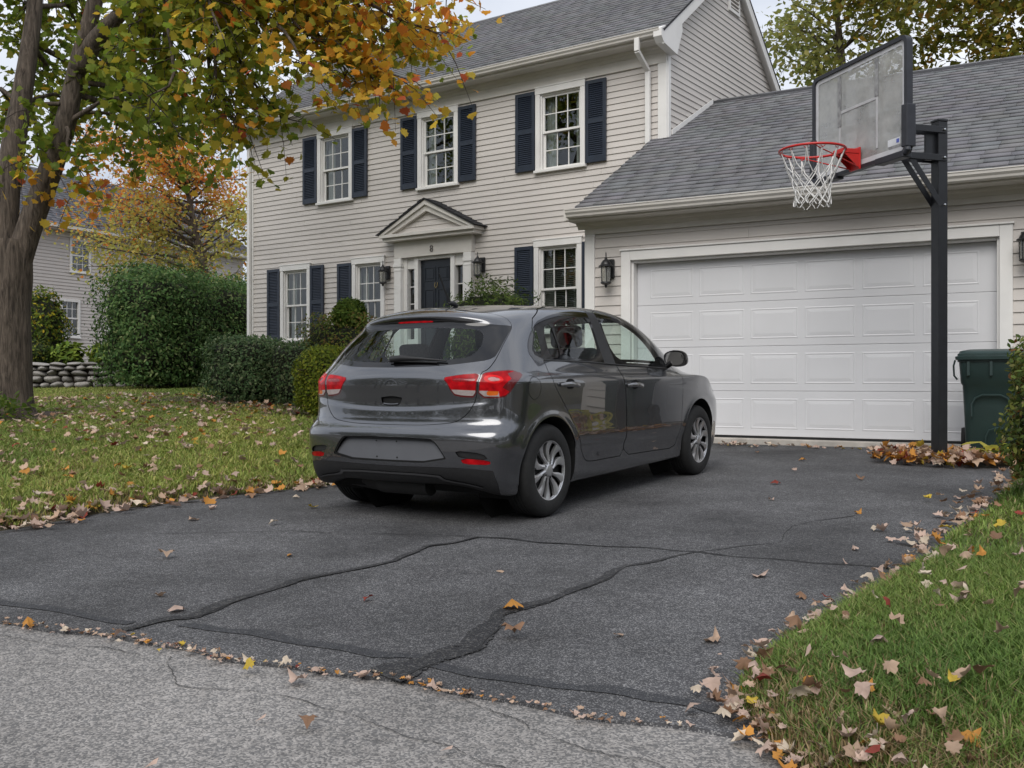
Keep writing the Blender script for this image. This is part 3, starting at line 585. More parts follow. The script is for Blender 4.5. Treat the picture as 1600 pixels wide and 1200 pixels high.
# sectional door: four sections, each with six raised panels
ND, NP = 4, 6; sx0, sx1 = DX0 + .03, DX1 - .03; sz0, sz1 = .086, DZ1 - .03; sh_ = (sz1 - sz0) / ND
gd = part(MB().box(sx0, .155, sz0, sx1, .165, sz1), 'garage_door', 'garage_white', GM)
for k in range(ND):
    za, zb = sz0 + k * sh_ + .0015, sz0 + (k + 1) * sh_ - .0015
    m = MB(); y0 = .118; m.box(sx0, y0, za, sx1, y0 + .036, zb); sec = m.build('door_section', 'garage_white', gd, bevel=.004)
    mg = .175; pw = (sx1 - sx0 - 2 * mg + .075) / NP
    for j in range(NP):
        xa = sx0 + mg + j * pw; xb = xa + pw - .075; a, b = za + .085, zb - .085
        m = MB()      # moulded frame sunk into the section and a raised field inside it
        def ring(o0, o1, ya, yb):
            A = [(xa + o0, ya, a + o0), (xb - o0, ya, a + o0), (xb - o0, ya, b - o0), (xa + o0, ya, b - o0)]; B = [(xa + o1, yb, a + o1), (xb - o1, yb, a + o1), (xb - o1, yb, b - o1), (xa + o1, yb, b - o1)]
            m.add(A + B, [(i, (i + 1) % 4, 4 + (i + 1) % 4, 4 + i) for i in range(4)])
        ring(0, .012, y0 - .0005, y0 - .004); ring(.012, .022, y0 - .004, y0 - .0006); ring(.022, .026, y0 - .0006, y0 - .0008); ring(.026, .062, y0 - .0008, y0 - .0045)
        o1 = .062; m.add([(xa + o1, y0 - .0045, a + o1), (xb - o1, y0 - .0045, a + o1), (xb - o1, y0 - .0045, b - o1), (xa + o1, y0 - .0045, b - o1)], [(0, 1, 2, 3)])
        m.build('door_panel', 'garage_white', gd)
# roof
GP = .545; GE_Y, GE_Z = -.43, 2.872; GR_Y = 3.90; GR_Z = GE_Z + GP * (GR_Y - GE_Y); gx0, gx1 = GX0 + .0, GX1 + .25
m = MB(); m.extrude([(gx0, GE_Y, GE_Z), (gx0, GR_Y, GR_Z), (gx0, 8.4, GR_Z - GP * 4.5), (gx0, 8.4, GR_Z - GP * 4.5 - .03), (gx0, GR_Y, GR_Z - .03), (gx0, GE_Y, GE_Z - .03)], (gx1 - gx0, 0, 0))
groof = part(m, 'roof', 'roof_felt', GM)
cg = math.hypot(1, GP); slen = (GR_Y - GE_Y + .03) * cg
shingle_field(groof, (gx0, GE_Y - .035, GE_Z - .025), (1, 0, 0), (0, 1 / cg, GP / cg), (0, -GP / cg, 1 / cg), lambda k: (0, gx1 - gx0), int(slen / .15) + 1, .15, .29, n_single=300, th=.016, seed=5)
m = MB()
for i in range(22): m.extrude([(gx0 + i * .283, GR_Y - .14, GR_Z - .062), (gx0 + i * .283, GR_Y, GR_Z + .02), (gx0 + i * .283, GR_Y + .14, GR_Z - .062), (gx0 + i * .283, GR_Y, GR_Z)], (.275, 0, 0))
m.build('ridge_cap', 'roof_felt', groof)
# flashing where the garage roof meets the gable wall (world coordinates)
gi = GM.inverted()
def groof_z(x, y):
    q = gi @ Vector((x, y, 0)); return GC.z + GE_Z + GP * (q.y - GE_Y)
m = MB(); ys_ = [YH + .09, 14.75]; X_ = HX1 + .034
m.extrude([(X_, y, groof_z(X_, y) + o) for y, o in ((ys_[0], .01), (ys_[1], .01), (ys_[1], .085), (ys_[0], .085))], (.014, 0, 0)); part(m, 'flashing', 'trim_white')
# ---- car body surface: control net (rows bottom to roof, columns rear centre round the side to front centre), uniform cubic B-spline
def car_net():
    ys=[None]*6+[.02,.45,.9,1.4,1.9,2.32,2.72,3.02]
    # rows: z side, half width, rear centre y, rear z
    lo=[(.170,.735,-.50,.25),(.185,.806,-.60,.258),(.27,.830,-.655,.325),(.39,.843,-.672,.43),(.475,.860,-.674,.53),(.585,.862,-.664,.60),(.65,.864,-.622,.645),(.76,.867,-.603,.745),(.885,.870,-.594,.89),(.925,.863,-.586,.950)]
    net=[]
    for k,(z,w,yr,zr) in enumerate(lo):
        row=[]
        t=k/(len(lo)-1)
        fx=[0,.26,.48,.67,.805,.857];fy=[0,.007,.03,.078,.155,.31]
        if k<6: fx=[0,.26,.50,.685,.815,.860];fy=[0,.005,.022,.06,.135,.30]
        for a,b in zip(fx,fy):
            zz=zr+(z-zr)*max(0,(a-.6)/.26)**1.0
            row.append((a*w/.868,yr+b+(0 if a<.7 else 0),zz))
        for y in ys[6:]:
            ww=w-.006*((y-1.2)/1.2)**2
            if y>2.5: ww-=.006 if y<2.9 else .03
            zz=z
            if k>=7: zz=z-.022*(y)*((k-6)/3.)**.7*.9
            row.append((ww,y,zz))
        # front corner, front
        yf=[3.20,3.29,3.36,3.40,3.41,3.40,3.39,3.36,3.33,3.27][k]
        zf=[.20,.225,.30,.38,.46,.54,.60,.66,.70,.735][k]
        row.append((.70,yf-.12,zf));row.append((.38,yf-.03,zf));row.append((0,yf,zf))
        if k>=7:
            row[13]=(row[13][0]-.02*(k-6),row[13][1],zf+.03)
        net.append(row)
    up=[ # r10 belt
     [(0,-.560,1.02),(.23,-.552,1.02),(.44,-.525,1.02),(.62,-.465,1.02),(.745,-.375,1.02),(.80,-.22,1.03),(.822,.04,1.025),(.836,.45,1.01),(.842,.9,.99),(.838,1.38,.975),(.825,1.86,.955),(.785,2.22,.945),(.70,2.66,.875),(.62,2.93,.83),(.48,2.97,.83),(.30,2.98,.85),(0,3.0,.86)],
     [(0,-.452,1.15),(.22,-.447,1.15),(.42,-.425,1.15),(.58,-.37,1.15),(.69,-.285,1.15),(.735,-.14,1.15),(.757,.08,1.145),(.772,.45,1.14),(.778,.9,1.13),(.772,1.31,1.12),(.762,1.77,1.10),(.735,2.07,1.085),(.66,2.34,1.0),(.59,2.47,.985),(.44,2.54,.985),(.26,2.58,.995),(0,2.60,1.0)],
     [(0,-.335,1.285),(.21,-.330,1.282),(.39,-.310,1.273),(.54,-.258,1.262),(.64,-.165,1.255),(.672,-.06,1.26),(.690,.10,1.275),(.706,.45,1.285),(.710,.85,1.285),(.708,1.26,1.282),(.702,1.60,1.262),(.672,1.86,1.235),(.60,2.06,1.20),(.52,2.14,1.195),(.40,2.19,1.205),(.24,2.22,1.21),(0,2.23,1.21)],
     [(0,-.345,1.340),(.20,-.338,1.337),(.37,-.315,1.324),(.50,-.262,1.307),(.59,-.165,1.297),(.622,-.04,1.315),(.634,.13,1.35),(.642,.45,1.378),(.645,.8,1.390),(.642,1.12,1.388),(.634,1.42,1.370),(.605,1.62,1.350),(.55,1.74,1.338),(.47,1.80,1.338),(.36,1.84,1.342),(.2,1.86,1.345),(0,1.87,1.345)],
     [(0,-.310,1.375),(.18,-.303,1.372),(.33,-.282,1.362),(.44,-.236,1.350),(.51,-.15,1.350),(.53,-.03,1.368),(.54,.15,1.396),(.54,.45,1.420),(.54,.75,1.428),(.537,1.05,1.43),(.525,1.26,1.42),(.50,1.40,1.41),(.44,1.48,1.405),(.37,1.52,1.407),(.27,1.55,1.41),(.15,1.56,1.412),(0,1.57,1.412)],
     [(0,-.24,1.400),(.10,-.235,1.399),(.19,-.215,1.397),(.25,-.17,1.394),(.28,-.09,1.396),(.29,.03,1.410),(.29,.2,1.428),(.29,.45,1.442),(.29,.7,1.448),(.29,.88,1.446),(.28,1.0,1.442),(.26,1.08,1.438),(.22,1.13,1.436),(.18,1.15,1.436),(.13,1.17,1.437),(.07,1.18,1.437),(0,1.18,1.437)],
     [(0,-.17,1.412),(0,-.165,1.412),(0,-.14,1.413),(0,-.105,1.414),(0,-.04,1.418),(0,.06,1.425),(0,.2,1.438),(0,.42,1.449),(0,.62,1.453),(0,.78,1.453),(0,.86,1.452),(0,.9,1.451),(0,.93,1.450),(0,.94,1.450),(0,.95,1.449),(0,.96,1.449),(0,.96,1.449)]]
    net+=up
    return np.array(net,float)
def bspl(P,t,axis):
    # P already padded by one control point at each end; t in [0,n-1] of the unpadded net
    P=np.moveaxis(P,axis,0);n=P.shape[0]-2
    i=np.clip(np.floor(t).astype(int),0,n-2);f=t-i
    b=[(1-f)**3/6,(3*f**3-6*f**2+4)/6,(-3*f**3+3*f**2+3*f+1)/6,f**3/6]
    sh=(-1,)+(1,)*(P.ndim-1)
    return np.moveaxis(sum(b[k].reshape(sh)*P[i+k] for k in range(4)),0,axis)
def car_grid(nu=300,nv=170):
    D=car_net();nr,nc=D.shape[:2]
    mir=np.array([-1,1,1.])
    def pad(N):
        N=np.concatenate([N[:,1:2]*mir,N,N[:,-2:-1]*mir],1)
        return np.concatenate([2*N[:1]-N[1:2],N,N[-2:-1]*mir],0)
    C=D.copy()
    for _ in range(2):   # pull the control net out so that the surface runs close to the given points
        S=bspl(bspl(pad(C),np.arange(nr)*1.,0),np.arange(nc)*1.,1)
        C=C+.85*(D-S)
    N=pad(C)
    u=np.linspace(0,nc-1,nu);v=np.linspace(0,nr-1,nv)
    P=bspl(bspl(N,v,0),u,1)
    P[:,0,0]=0;P[:,-1,0]=0;P[-1,:,0]=0
    def nrm(P):
        n=np.cross(np.gradient(P,axis=1),np.gradient(P,axis=0));return n/(np.linalg.norm(n,axis=2,keepdims=True)+1e-12)
    U0,V0=np.meshgrid(u,v);x0,y0,z0=P[...,0],P[...,1],P[...,2]
    sg=lambda t:1/(1+np.exp(-np.clip(t,-30,30)))
    band=lambda t,a,b,w:sg((t-a)/w)*sg((b-t)/w)
    side=band(U0,4.75,11.6,.12)*(V0<10.2);rear=sg((3.15-U0)/.15)*(V0<9.9)*(V0>4)
    off=side*(.007*sg((.945-.022*y0-z0)/.006)*np.clip((z0-.55)/.3,0,1)-.011*sg((.455-.03*y0-z0)/.008)*band(y0,.35,2.2,.05))
    off=off+rear*(.009*sg((.957-.03*(x0/.6)**2-z0)/.005)*np.clip((z0-.74)/.15,0,1)+.010*sg((.738+.03*(x0/.6)**2-z0)/.006)*np.clip((z0-.62)/.05,0,1))
    # flared lips round the wheel arches
    for yc in (0,2.58): off=off+.005*np.exp(-((np.hypot(y0-yc,z0-.305)-.365)/.035)**2)*(x0>.6)*(z0>.25)
    P=P+nrm(P)*off[...,None]
    P[:,0,0]=0;P[:,-1,0]=0;P[-1,:,0]=0
    n=nrm(P)
    n[-1]=n[-2]*[0,1,1];n[:,0]*=[0,1,1];n[:,-1]*=[0,1,1]
    n[-1]/=np.linalg.norm(n[-1],axis=1,keepdims=True)+1e-12
    n/=np.linalg.norm(n,axis=2,keepdims=True)+1e-12
    s=np.concatenate([np.zeros((nv,1)),np.cumsum(np.linalg.norm(np.diff(P[:,:,:2],axis=1),axis=2),1)],1)
    U,Vv=np.meshgrid(u,v)
    A=np.concatenate([P,n,s[...,None],U[...,None],Vv[...,None]],2).reshape(-1,9)
    idx=np.arange(nu*nv).reshape(nv,nu)
    a,b,c,d=idx[:-1,:-1],idx[:-1,1:],idx[1:,1:],idx[1:,:-1]
    F=np.concatenate([np.stack([a,b,c],-1).reshape(-1,3),np.stack([a,c,d],-1).reshape(-1,3)])
    return A,F
# ------------------------------------------------------------------ the car
def paintmat(name, c):
    m, t, b = newmat(name); N = t.nodes.new; K = t.links.new
    tc = N('ShaderNodeTexCoord'); nz = N('ShaderNodeTexNoise'); nz.inputs['Scale'].default_value = 900; nz.inputs['Detail'].default_value = 1; K(tc.outputs['Object'], nz.inputs['Vector'])
    rp = N('ShaderNodeValToRGB'); e = rp.color_ramp.elements; e[0].position = .35; e[1].position = .7; e[0].color = (*[x * .85 for x in c], 1); e[1].color = (*[x * 1.25 for x in c], 1); K(nz.outputs['Fac'], rp.inputs[0]); K(rp.outputs[0], b.inputs['Base Color'])
    b.inputs['Metallic'].default_value = .75; b.inputs['Roughness'].default_value = .36; b.inputs['Coat Weight'].default_value = 1; b.inputs['Coat Roughness'].default_value = .012; b.inputs['Coat IOR'].default_value = 1.85
    n2 = N('ShaderNodeTexNoise'); n2.inputs['Scale'].default_value = 3; n2.inputs['Detail'].default_value = 6; K(tc.outputs['Object'], n2.inputs['Vector'])
    mr = N('ShaderNodeMapRange'); mr.inputs[1].default_value = .35; mr.inputs[2].default_value = .75; mr.inputs[3].default_value = .22; mr.inputs[4].default_value = .28; K(n2.outputs['Fac'], mr.inputs[0]); K(mr.outputs[0], b.inputs['Roughness'])
    return m
paintmat('car_paint', (.090, .093, .102))
mat('panel_paint', (.115, .118, .128), .42, metal=.35, var=.04, spec=.4)
mat('gloss_black', (.006, .006, .007), .06, spec=.6)
mat('black_plastic', (.014, .014, .015), .5, var=.2, scale=40)
mat('seam_dark', (.004, .004, .004), .9)
mat('tyre_rubber', (.012, .012, .012), .75, var=.3, scale=30, bump=.2, bscale=200)
mat('wheel_silver', (.56, .56, .57), .30, metal=.8, var=.06)
mat('wheel_dark', (.02, .02, .02), .6, metal=.3)
mat('chrome', (.6, .6, .6), .12, metal=1, var=.02)
mat('seat_fabric', (.045, .045, .048), .9, var=.3, scale=60)
mat('lens_white', (.33, .28, .27), .15, coat=.3, var=.15, scale=60)
mat('amber', (.6, .12, .01), .15, coat=1)
mat('lens_red', (.20, .002, .005), .2, coat=.04, spec=.15, c2=(.52, .006, .010), scale=22)
mat('lens_bright', (.62, .012, .014), .2, coat=.05, spec=.15); mat('lens_mid', (.13, .002, .004), .12, coat=.3, c2=(.32, .01, .012), scale=80)
mat('lens_deep', (.10, .002, .004), .12, coat=1)
glassmat('car_glass', (.82, .91, .88), 1.38)
glassmat('mirror_glass', (.03, .03, .03), 2.4)
CAR = thing('hatchback_car', (-4.4349, 5.4829, EYE - .894), 'dark grey five-door hatchback with red tail lights parked on the asphalt driveway', 'car')
CAR.rotation_euler = (.029, 0, .0426)
_A, _F = car_grid(350, 260)
SU, SV = .21, .10
def unit_(v_): return v_ / (np.linalg.norm(v_, axis=-1, keepdims=True) + 1e-9)
def uvd(A, poly, rnd_=2):
    P = np.array(poly, float) * [SU, SV]; P = smoothpoly(P, k=rnd_) if rnd_ else P
    return sdpoly(A[:, 7:9] * [SU, SV], P)
def yzd(A, poly, rnd_=2):
    P = smoothpoly(np.array(poly, float), k=rnd_) if rnd_ else np.array(poly, float); d = sdpoly(A[:, 1:3], P); return np.where(A[:, 0] > .40, d, 1.)
class Soup:
    """the half body being cut up: named face sets over one vertex table"""
    def __init__(s): s.V = _A; s.S = {'body': _F}
    def cut(s, src, dist, inside, lvl=0.):
        if src not in s.S or not len(s.S[src]): return
        s.V, a, b = split(s.V, s.S[src], dist(s.V) - lvl); s.S[src] = b
        s.S[inside] = np.concatenate([s.S[inside], a]) if inside in s.S else a
    def seam(s, src, dist, inside, g=.0028):
        """inside region separated from src by a dark groove"""
        s.cut(src, dist, '_t', g)
        if '_t' in s.S and len(s.S['_t']):
            t = s.S.pop('_t'); s.S['_t'] = t; s.cut('_t', dist, inside, -g); rest = s.S.pop('_t'); s.S['seam'] = np.concatenate([s.S['seam'], rest]) if 'seam' in s.S else rest
sp = Soup()
# wheel arches: cut away
def arch(yc, r): return lambda A: np.where((A[:, 0] > .45) & (A[:, 2] < .80), np.hypot(A[:, 1] - yc, (A[:, 2] - .305) * (1.0)) - r, 1.)
for yc, r in ((0, .362), (2.58, .372)): sp.cut('body', arch(yc, r), 'gone')
sp.S.pop('gone')
# --- side windows and doors
DLO = [(-.105, 1.085), (.02, 1.21), (.10, 1.296), (.34, 1.356), (.64, 1.392), (.963, 1.394), (1.32, 1.362), (1.585, 1.276), (1.77, 1.172), (1.93, 1.035), (1.985, .965), (1.77, .953), (1.0, .985), (.8, 1.006), (.02, 1.037)]
RD = [(-.012, 1.06), (-.005, .95), (.03, .87), (.244, .668), (.36, .53), (.425, .437), (.50, .345), (.56, .311), (.9, .309), (1.115, .306), (1.112, .55), (1.088, .739), (1.05, .888), (.985, 1.0), (.95, 1.2), (.95, 1.42), (.34, 1.42), (.05, 1.3)]
FD = [(.993, 1.0), (1.056, .888), (1.094, .739), (1.118, .55), (1.121, .306), (1.6, .296), (2.08, .282), (2.15, .40), (2.172, .6), (2.172, .826), (2.12, .93), (2.06, .99), (1.9, 1.2), (1.6, 1.42), (.96, 1.42), (.96, 1.2)]
sp.cut('body', lambda A: yzd(A, DLO, 1), 'dlo')
for nm, pl in (('quarter_glass', [(-.072, 1.10), (.012, 1.19), (.085, 1.265), (.004, 1.072)]), ('rear_fixed_glass', [(.175, 1.268), (.285, 1.293), (.236, 1.052), (.085, 1.056)]),
               ('rear_door_glass', [(.305, 1.298), (.6, 1.343), (.85, 1.358), (.775, 1.032), (.256, 1.051)]), ('front_door_glass', [(1.02, 1.362), (1.279, 1.332), (1.545, 1.243), (1.715, 1.13), (1.80, .985), (1.015, 1.005)])):
    sp.cut('dlo', lambda A, p=pl: yzd(A, p, 2), nm)
sp.cut('dlo', lambda A: yzd(A, [(.90, 1.5), (1.005, 1.5), (.995, .98), (.815, .98)], 0), 'pillar_trim')
sp.seam('body', lambda A: yzd(A, RD, 1), 'rear_door'); sp.seam('body', lambda A: yzd(A, FD, 1), 'front_door')
sp.seam('body', lambda A: np.where(A[:, 0] > .6, np.hypot(A[:, 1] + .215, (A[:, 2] - .862) * 1.0) - .072, 1), 'fuel_door', .0018)
# --- front lamps, windscreen, bonnet
sp.cut('body', lambda A: uvd(A, [(10.95, 10.6), (11.15, 11.4), (11.25, 12.6), (12, 12.95), (17, 13.0), (17, 11.15), (13, 11.1), (11.8, 10.95)]), 'windscreen')
sp.seam('body', lambda A: uvd(A, [(11.35, 10.5), (11.9, 9.7), (13.4, 9.2), (17, 9.1), (17, 11.0), (12.2, 10.9)]), 'bonnet')
sp.cut('body', lambda A: uvd(A, [(12.3, 9.0), (12.9, 9.1), (14.4, 8.6), (14.6, 7.6), (13.4, 7.6)]), 'headlight')
# --- rear
TG = [(-1, 5.78), (.9, 5.78), (1.55, 5.92), (2.14, 6.12), (2.55, 6.75), (2.79, 7.38), (2.83, 8.4), (2.97, 9.40), (3.27, 9.67), (3.70, 10.40), (4.20, 11.80), (4.40, 12.6), (4.50, 13.4), (4.0, 14.2), (3.0, 14.62), (1.7, 14.78), (-1, 14.82)]
sp.seam('body', lambda A: uvd(A, TG, 1), 'tailgate')
for src in ('body', 'tailgate'):
    pl = [(2.85, 7.42), (2.87, 8.4), (3.0, 9.38), (3.6, 9.60), (4.25, 9.66), (4.80, 9.36), (4.62, 8.88), (4.22, 7.70), (3.86, 7.36)] if src == 'body' else [(1.575, 8.74), (2.2, 9.16), (2.93, 9.38), (2.80, 8.4), (2.77, 7.43), (2.3, 7.46), (1.96, 7.56)]
    sp.cut(src, lambda A, p=pl: uvd(A, p, 1), 'lamp_' + src)
    sp.cut('lamp_' + src, lambda A, p=pl: uvd(A, p, 1) + .007, 'lensin_' + src)
    zl = [(1.5, 7.0), (3.72, 7.0), (3.62, 7.70), (2.0, 7.80), (1.5, 7.80)]
    sp.cut('lensin_' + src, lambda A, p=zl: uvd(A, p, 0), 'lenswhite_' + src)
    sp.cut('lensin_' + src, lambda A: uvd(A, [(4.05, 9.4), (4.2, 8.9), (3.78, 7.9), (5, 7), (5.4, 9.9)], 0), 'lensdeep_' + src)
for nm_, cu, cv, ru, rv in (('ring', 3.42, 8.72, .40, .52), ('bulb', 3.42, 8.72, .24, .30)):
    sp.cut('lensin_body' if nm_ == 'ring' else 'ring_body', lambda A: uvd(A, [(cu + ru * math.cos(t), cv + rv * math.sin(t)) for t in np.linspace(0, 2 * math.pi, 20, endpoint=False)], 1), nm_ + '_body')
sp.cut('lensin_tailgate', lambda A: uvd(A, [(1.95, 8.28), (2.7, 8.34), (2.74, 8.72), (2.0, 8.66)], 1), 'bulb_tailgate')
sp.cut('lenswhite_body', lambda A: uvd(A, [(3.15, 7.5), (3.62, 7.5), (3.62, 7.74), (3.15, 7.74)], 1), 'amber_body')
sp.cut('tailgate', lambda A: uvd(A, [(-1, 9.84), (.2, 9.84), (1.5, 9.9), (2.5, 10.08), (3.3, 10.22), (3.66, 10.44), (4.16, 11.8), (4.36, 12.3), (2.65, 12.45), (.97, 12.72), (.4, 12.90), (-1, 12.92)], 1), 'rear_frit')
sp.cut('rear_frit', lambda A: uvd(A, [(-1, 10.18), (1.0, 10.2), (2.05, 10.32), (2.6, 10.42), (2.95, 10.9), (2.9, 11.5), (2.6, 11.82), (1.2, 11.86), (-1, 11.86)], 2), 'rear_glass')
sp.cut('rear_frit', lambda A: uvd(A, [(-1, 12.27), (.66, 12.27), (.74, 12.36), (.66, 12.47), (-1, 12.49)], 1), 'brake_light')
sp.cut('tailgate', lambda A: uvd(A, [(-1, 7.50), (.345, 7.49), (.30, 7.2), (.20, 7.06), (-1, 7.06)], 1), 'handle_recess')
sp.cut('body', lambda A: uvd(A, [(-2, 2.46), (.3, 2.47), (1.95, 2.5), (3.78, 2.64), (4.0, 1.9), (4.12, -1), (-2, -1)], 0), 'valance')
sp.cut('valance', lambda A: uvd(A, [(-2, 2.05), (1.66, 2.06), (1.90, 1.62), (3.3, 1.52), (3.3, 1.40), (1.84, 1.46), (1.58, 1.92), (-2, 1.92)], 1), 'lip_highlight')  # raised lip strip; the crease highlight is put into its lighter grey
sp.seam('body', lambda A: uvd(A, [(-2, 4.33), (1.36, 4.30), (1.56, 4.0), (2.0, 2.78), (-2, 2.74)], 1), 'plate_recess', .005)
sp.cut('body', lambda A: uvd(A, [(2.20, 3.55), (3.30, 3.60), (3.58, 3.24), (2.42, 3.11)], 1), 'pocket')
sp.cut('body', lambda A: uvd(A, [(2.42, 3.10), (3.62, 3.22), (3.66, 2.95), (2.57, 2.78)], 1), 'reflector')
# crease lines: bumper shelf is in the surface itself. Build the meshes.
def body_mesh(name, keys, mt, parent, sides=(1, -1), off=0., joined=True, smooth=True, kind=None, fit=False):
    fs = [sp.S[k] for k in keys if k in sp.S and len(sp.S[k])]
    if not fs: return None
    V, F = compact(sp.V, np.concatenate(fs)); P = V[:, :3] + V[:, 3:6] * off; n = V[:, 3:6] / (np.linalg.norm(V[:, 3:6], axis=1, keepdims=True) + 1e-9)
    if fit:      # panes are cleaner than the pressed steel round them: even curvature
        y_, z_, x_ = P[:, 1], P[:, 2], P[:, 0]; B_ = np.stack([np.ones(len(P)), y_, z_, y_ * z_, x_], -1) if fit == 'side' else np.stack([np.ones(len(P)), x_ ** 2, z_, x_ * z_, x_], -1)
        n = unit_(B_ @ np.linalg.lstsq(B_, n, rcond=None)[0])
    Ps, Fs, Ns = [], [], []; k = 0
    for s in sides:
        q = np.array([s, 1, 1.]); Ps.append(P * q); Ns.append(n * q); Fs.append((F if s > 0 else F[:, ::-1]) + k); k += len(P)
    return npmesh(name, np.concatenate(Ps), np.concatenate(Fs), mt, parent, smooth=True, normals=np.concatenate(Ns), kind=kind)
bodyo = body_mesh('body', ['body'], 'car_paint', CAR)
body_mesh('panel_gap', ['seam'], 'seam_dark', bodyo, off=-.006)
for s in (1, -1):
    fdr = body_mesh('door', ['front_door'], 'car_paint', CAR, (s,)); rdr = body_mesh('door', ['rear_door'], 'car_paint', CAR, (s,))
    body_mesh('window_glass', ['front_door_glass'], 'car_glass', fdr, (s,), -.004, fit='side'); g_ = body_mesh('window_glass', ['rear_door_glass'], 'car_glass', rdr, (s,), -.004, fit='side'); body_mesh('fixed_glass', ['rear_fixed_glass'], 'car_glass', rdr, (s,), -.004, fit='side')
    body_mesh('window_trim', ['dlo'], 'gloss_black', CAR, (s,)); body_mesh('pillar_trim', ['pillar_trim'], 'black_plastic', CAR, (s,)); body_mesh('quarter_window', ['quarter_glass'], 'car_glass', CAR, (s,), -.004)
    body_mesh('fuel_door', ['fuel_door'], 'car_paint', CAR, (s,)) if s > 0 else body_mesh('quarter_patch', ['fuel_door'], 'car_paint', bodyo, (s,))
    tl = body_mesh('tail_light', ['lamp_body'], 'lens_deep', CAR, (s,)); body_mesh('red_lens', ['lensin_body'], 'lens_red', tl, (s,), .002); body_mesh('clear_lens', ['lenswhite_body'], 'lens_white', tl, (s,), .002); body_mesh('side_lens', ['lensdeep_body'], 'lens_deep', tl, (s,), .002); body_mesh('lamp_ring', ['ring_body'], 'lens_bright', tl, (s,), .002); body_mesh('lamp_reflector', ['bulb_body'], 'lens_mid', tl, (s,), .001); body_mesh('indicator_bulb', ['amber_body'], 'amber', tl, (s,), .001)
    tl = body_mesh('tail_light', ['lamp_tailgate'], 'lens_deep', CAR, (s,)); body_mesh('red_lens', ['lensin_tailgate', 'lensdeep_tailgate'], 'lens_red', tl, (s,), .002); body_mesh('clear_lens', ['lenswhite_tailgate'], 'lens_white', tl, (s,), .002); body_mesh('lamp_reflector', ['bulb_tailgate'], 'lens_mid', tl, (s,), .001)
    body_mesh('reflector_pocket', ['pocket'], 'black_plastic', CAR, (s,), -.012); body_mesh('reflector', ['reflector'], 'lens_red', CAR, (s,), -.003)
    body_mesh('headlight', ['headlight'], 'lens_white', CAR, (s,))
tgo = body_mesh('tailgate', ['tailgate'], 'car_paint', CAR); rgl = body_mesh('window_surround', ['rear_frit'], 'gloss_black', tgo, off=-.001); body_mesh('rear_glass', ['rear_glass'], 'car_glass', tgo, off=-.001, fit='rear')
body_mesh('brake_light', ['brake_light'], 'lens_red', tgo, off=.003); body_mesh('handle_recess', ['handle_recess'], 'seam_dark', tgo, off=-.015)
body_mesh('bonnet', ['bonnet'], 'car_paint', CAR); body_mesh('windscreen', ['windscreen'], 'car_glass', CAR)
body_mesh('rear_valance', ['valance'], 'black_plastic', CAR, off=-.002); body_mesh('lip_highlight', ['lip_highlight'], 'highlight_grey' if 'highlight_grey' in M else mat('highlight_grey', (.05, .05, .053), .35), CAR, off=.006)
_pi = np.unique(sp.S['plate_recess']); sp.V[_pi, 1] += .006 + .034 * np.clip((sp.V[_pi, 2] - .385) / .17, 0, 1); sp.V[_pi, 3:6] = unit_(np.array([0, -.98, .19]) + sp.V[_pi, 3:6] * [.3, 0, 0])
body_mesh('plate_recess', ['plate_recess'], 'panel_paint', CAR)
_half = _A[:, :3]
def sx(y, z, lo=.3):
    k = np.where(_half[:, 0] > lo)[0]; return float(_half[k[np.argmin((_half[k, 1] - y) ** 2 + (_half[k, 2] - z) ** 2)], 0])
def sy(x, z):
    k = np.where(_half[:, 1] < -.05)[0]; return float(_half[k[np.argmin((_half[k, 0] - abs(x)) ** 2 + (_half[k, 2] - z) ** 2)], 1])
for hx in (-.085, .085):
    for hz in (.425, .53): MB().lathe([(.006, 0), (.006, -.003), (.001, -.0035)], 8, (hx, sy(hx, hz) + .0145, hz), 'y').build('plate_hole', 'seam_dark', CAR)
# emblem outline left on the tailgate, handle lip
n = 40; MB().tube([(.052 * math.cos(t), sy(0, .89) - .0005 - .004 * math.sin(t), .885 + .042 * math.sin(t)) for t in np.linspace(0, 2 * math.pi, n, endpoint=False)], .0016, 5, closed=True).build('emblem_outline', 'car_paint', tgo)
MB().tube([(x, sy(x, .768) - .003, .766 + .006 * (x / .07) ** 2) for x in np.linspace(-.062, .062, 9)], .006, 8).build('handle_lip', 'car_paint', tgo, smooth=80)
# wiper, antenna
m = MB(); m.tube([(-.03, sy(0, 1.06) - .030, 1.060), (.05, sy(.05, 1.065) - .036, 1.068), (.2, sy(.2, 1.06) - .030, 1.062), (.40, sy(.4, 1.043) - .016, 1.046)], [.022, .020, .011, .005], 10); m.tube([(-.055, sy(.05, 1.05) - .022, 1.048), (.10, sy(.1, 1.04) - .018, 1.046), (.34, sy(.34, 1.03) - .012, 1.036)], [.006, .007, .004], 6); m.build('rear_wiper', 'black_plastic', tgo, smooth=60)
m = MB(); m.tube([(0, .14, 1.438), (0, .10, 1.452), (0, .06, 1.455), (0, .045, 1.45)], [.016, .02, .013, .006], 10); m.tube([(0, .065, 1.455), (-.0, .0, 1.55), (-.0, -.06, 1.655)], [.010, .007, .0045], 7); m.build('antenna', 'black_plastic', CAR, smooth=60)
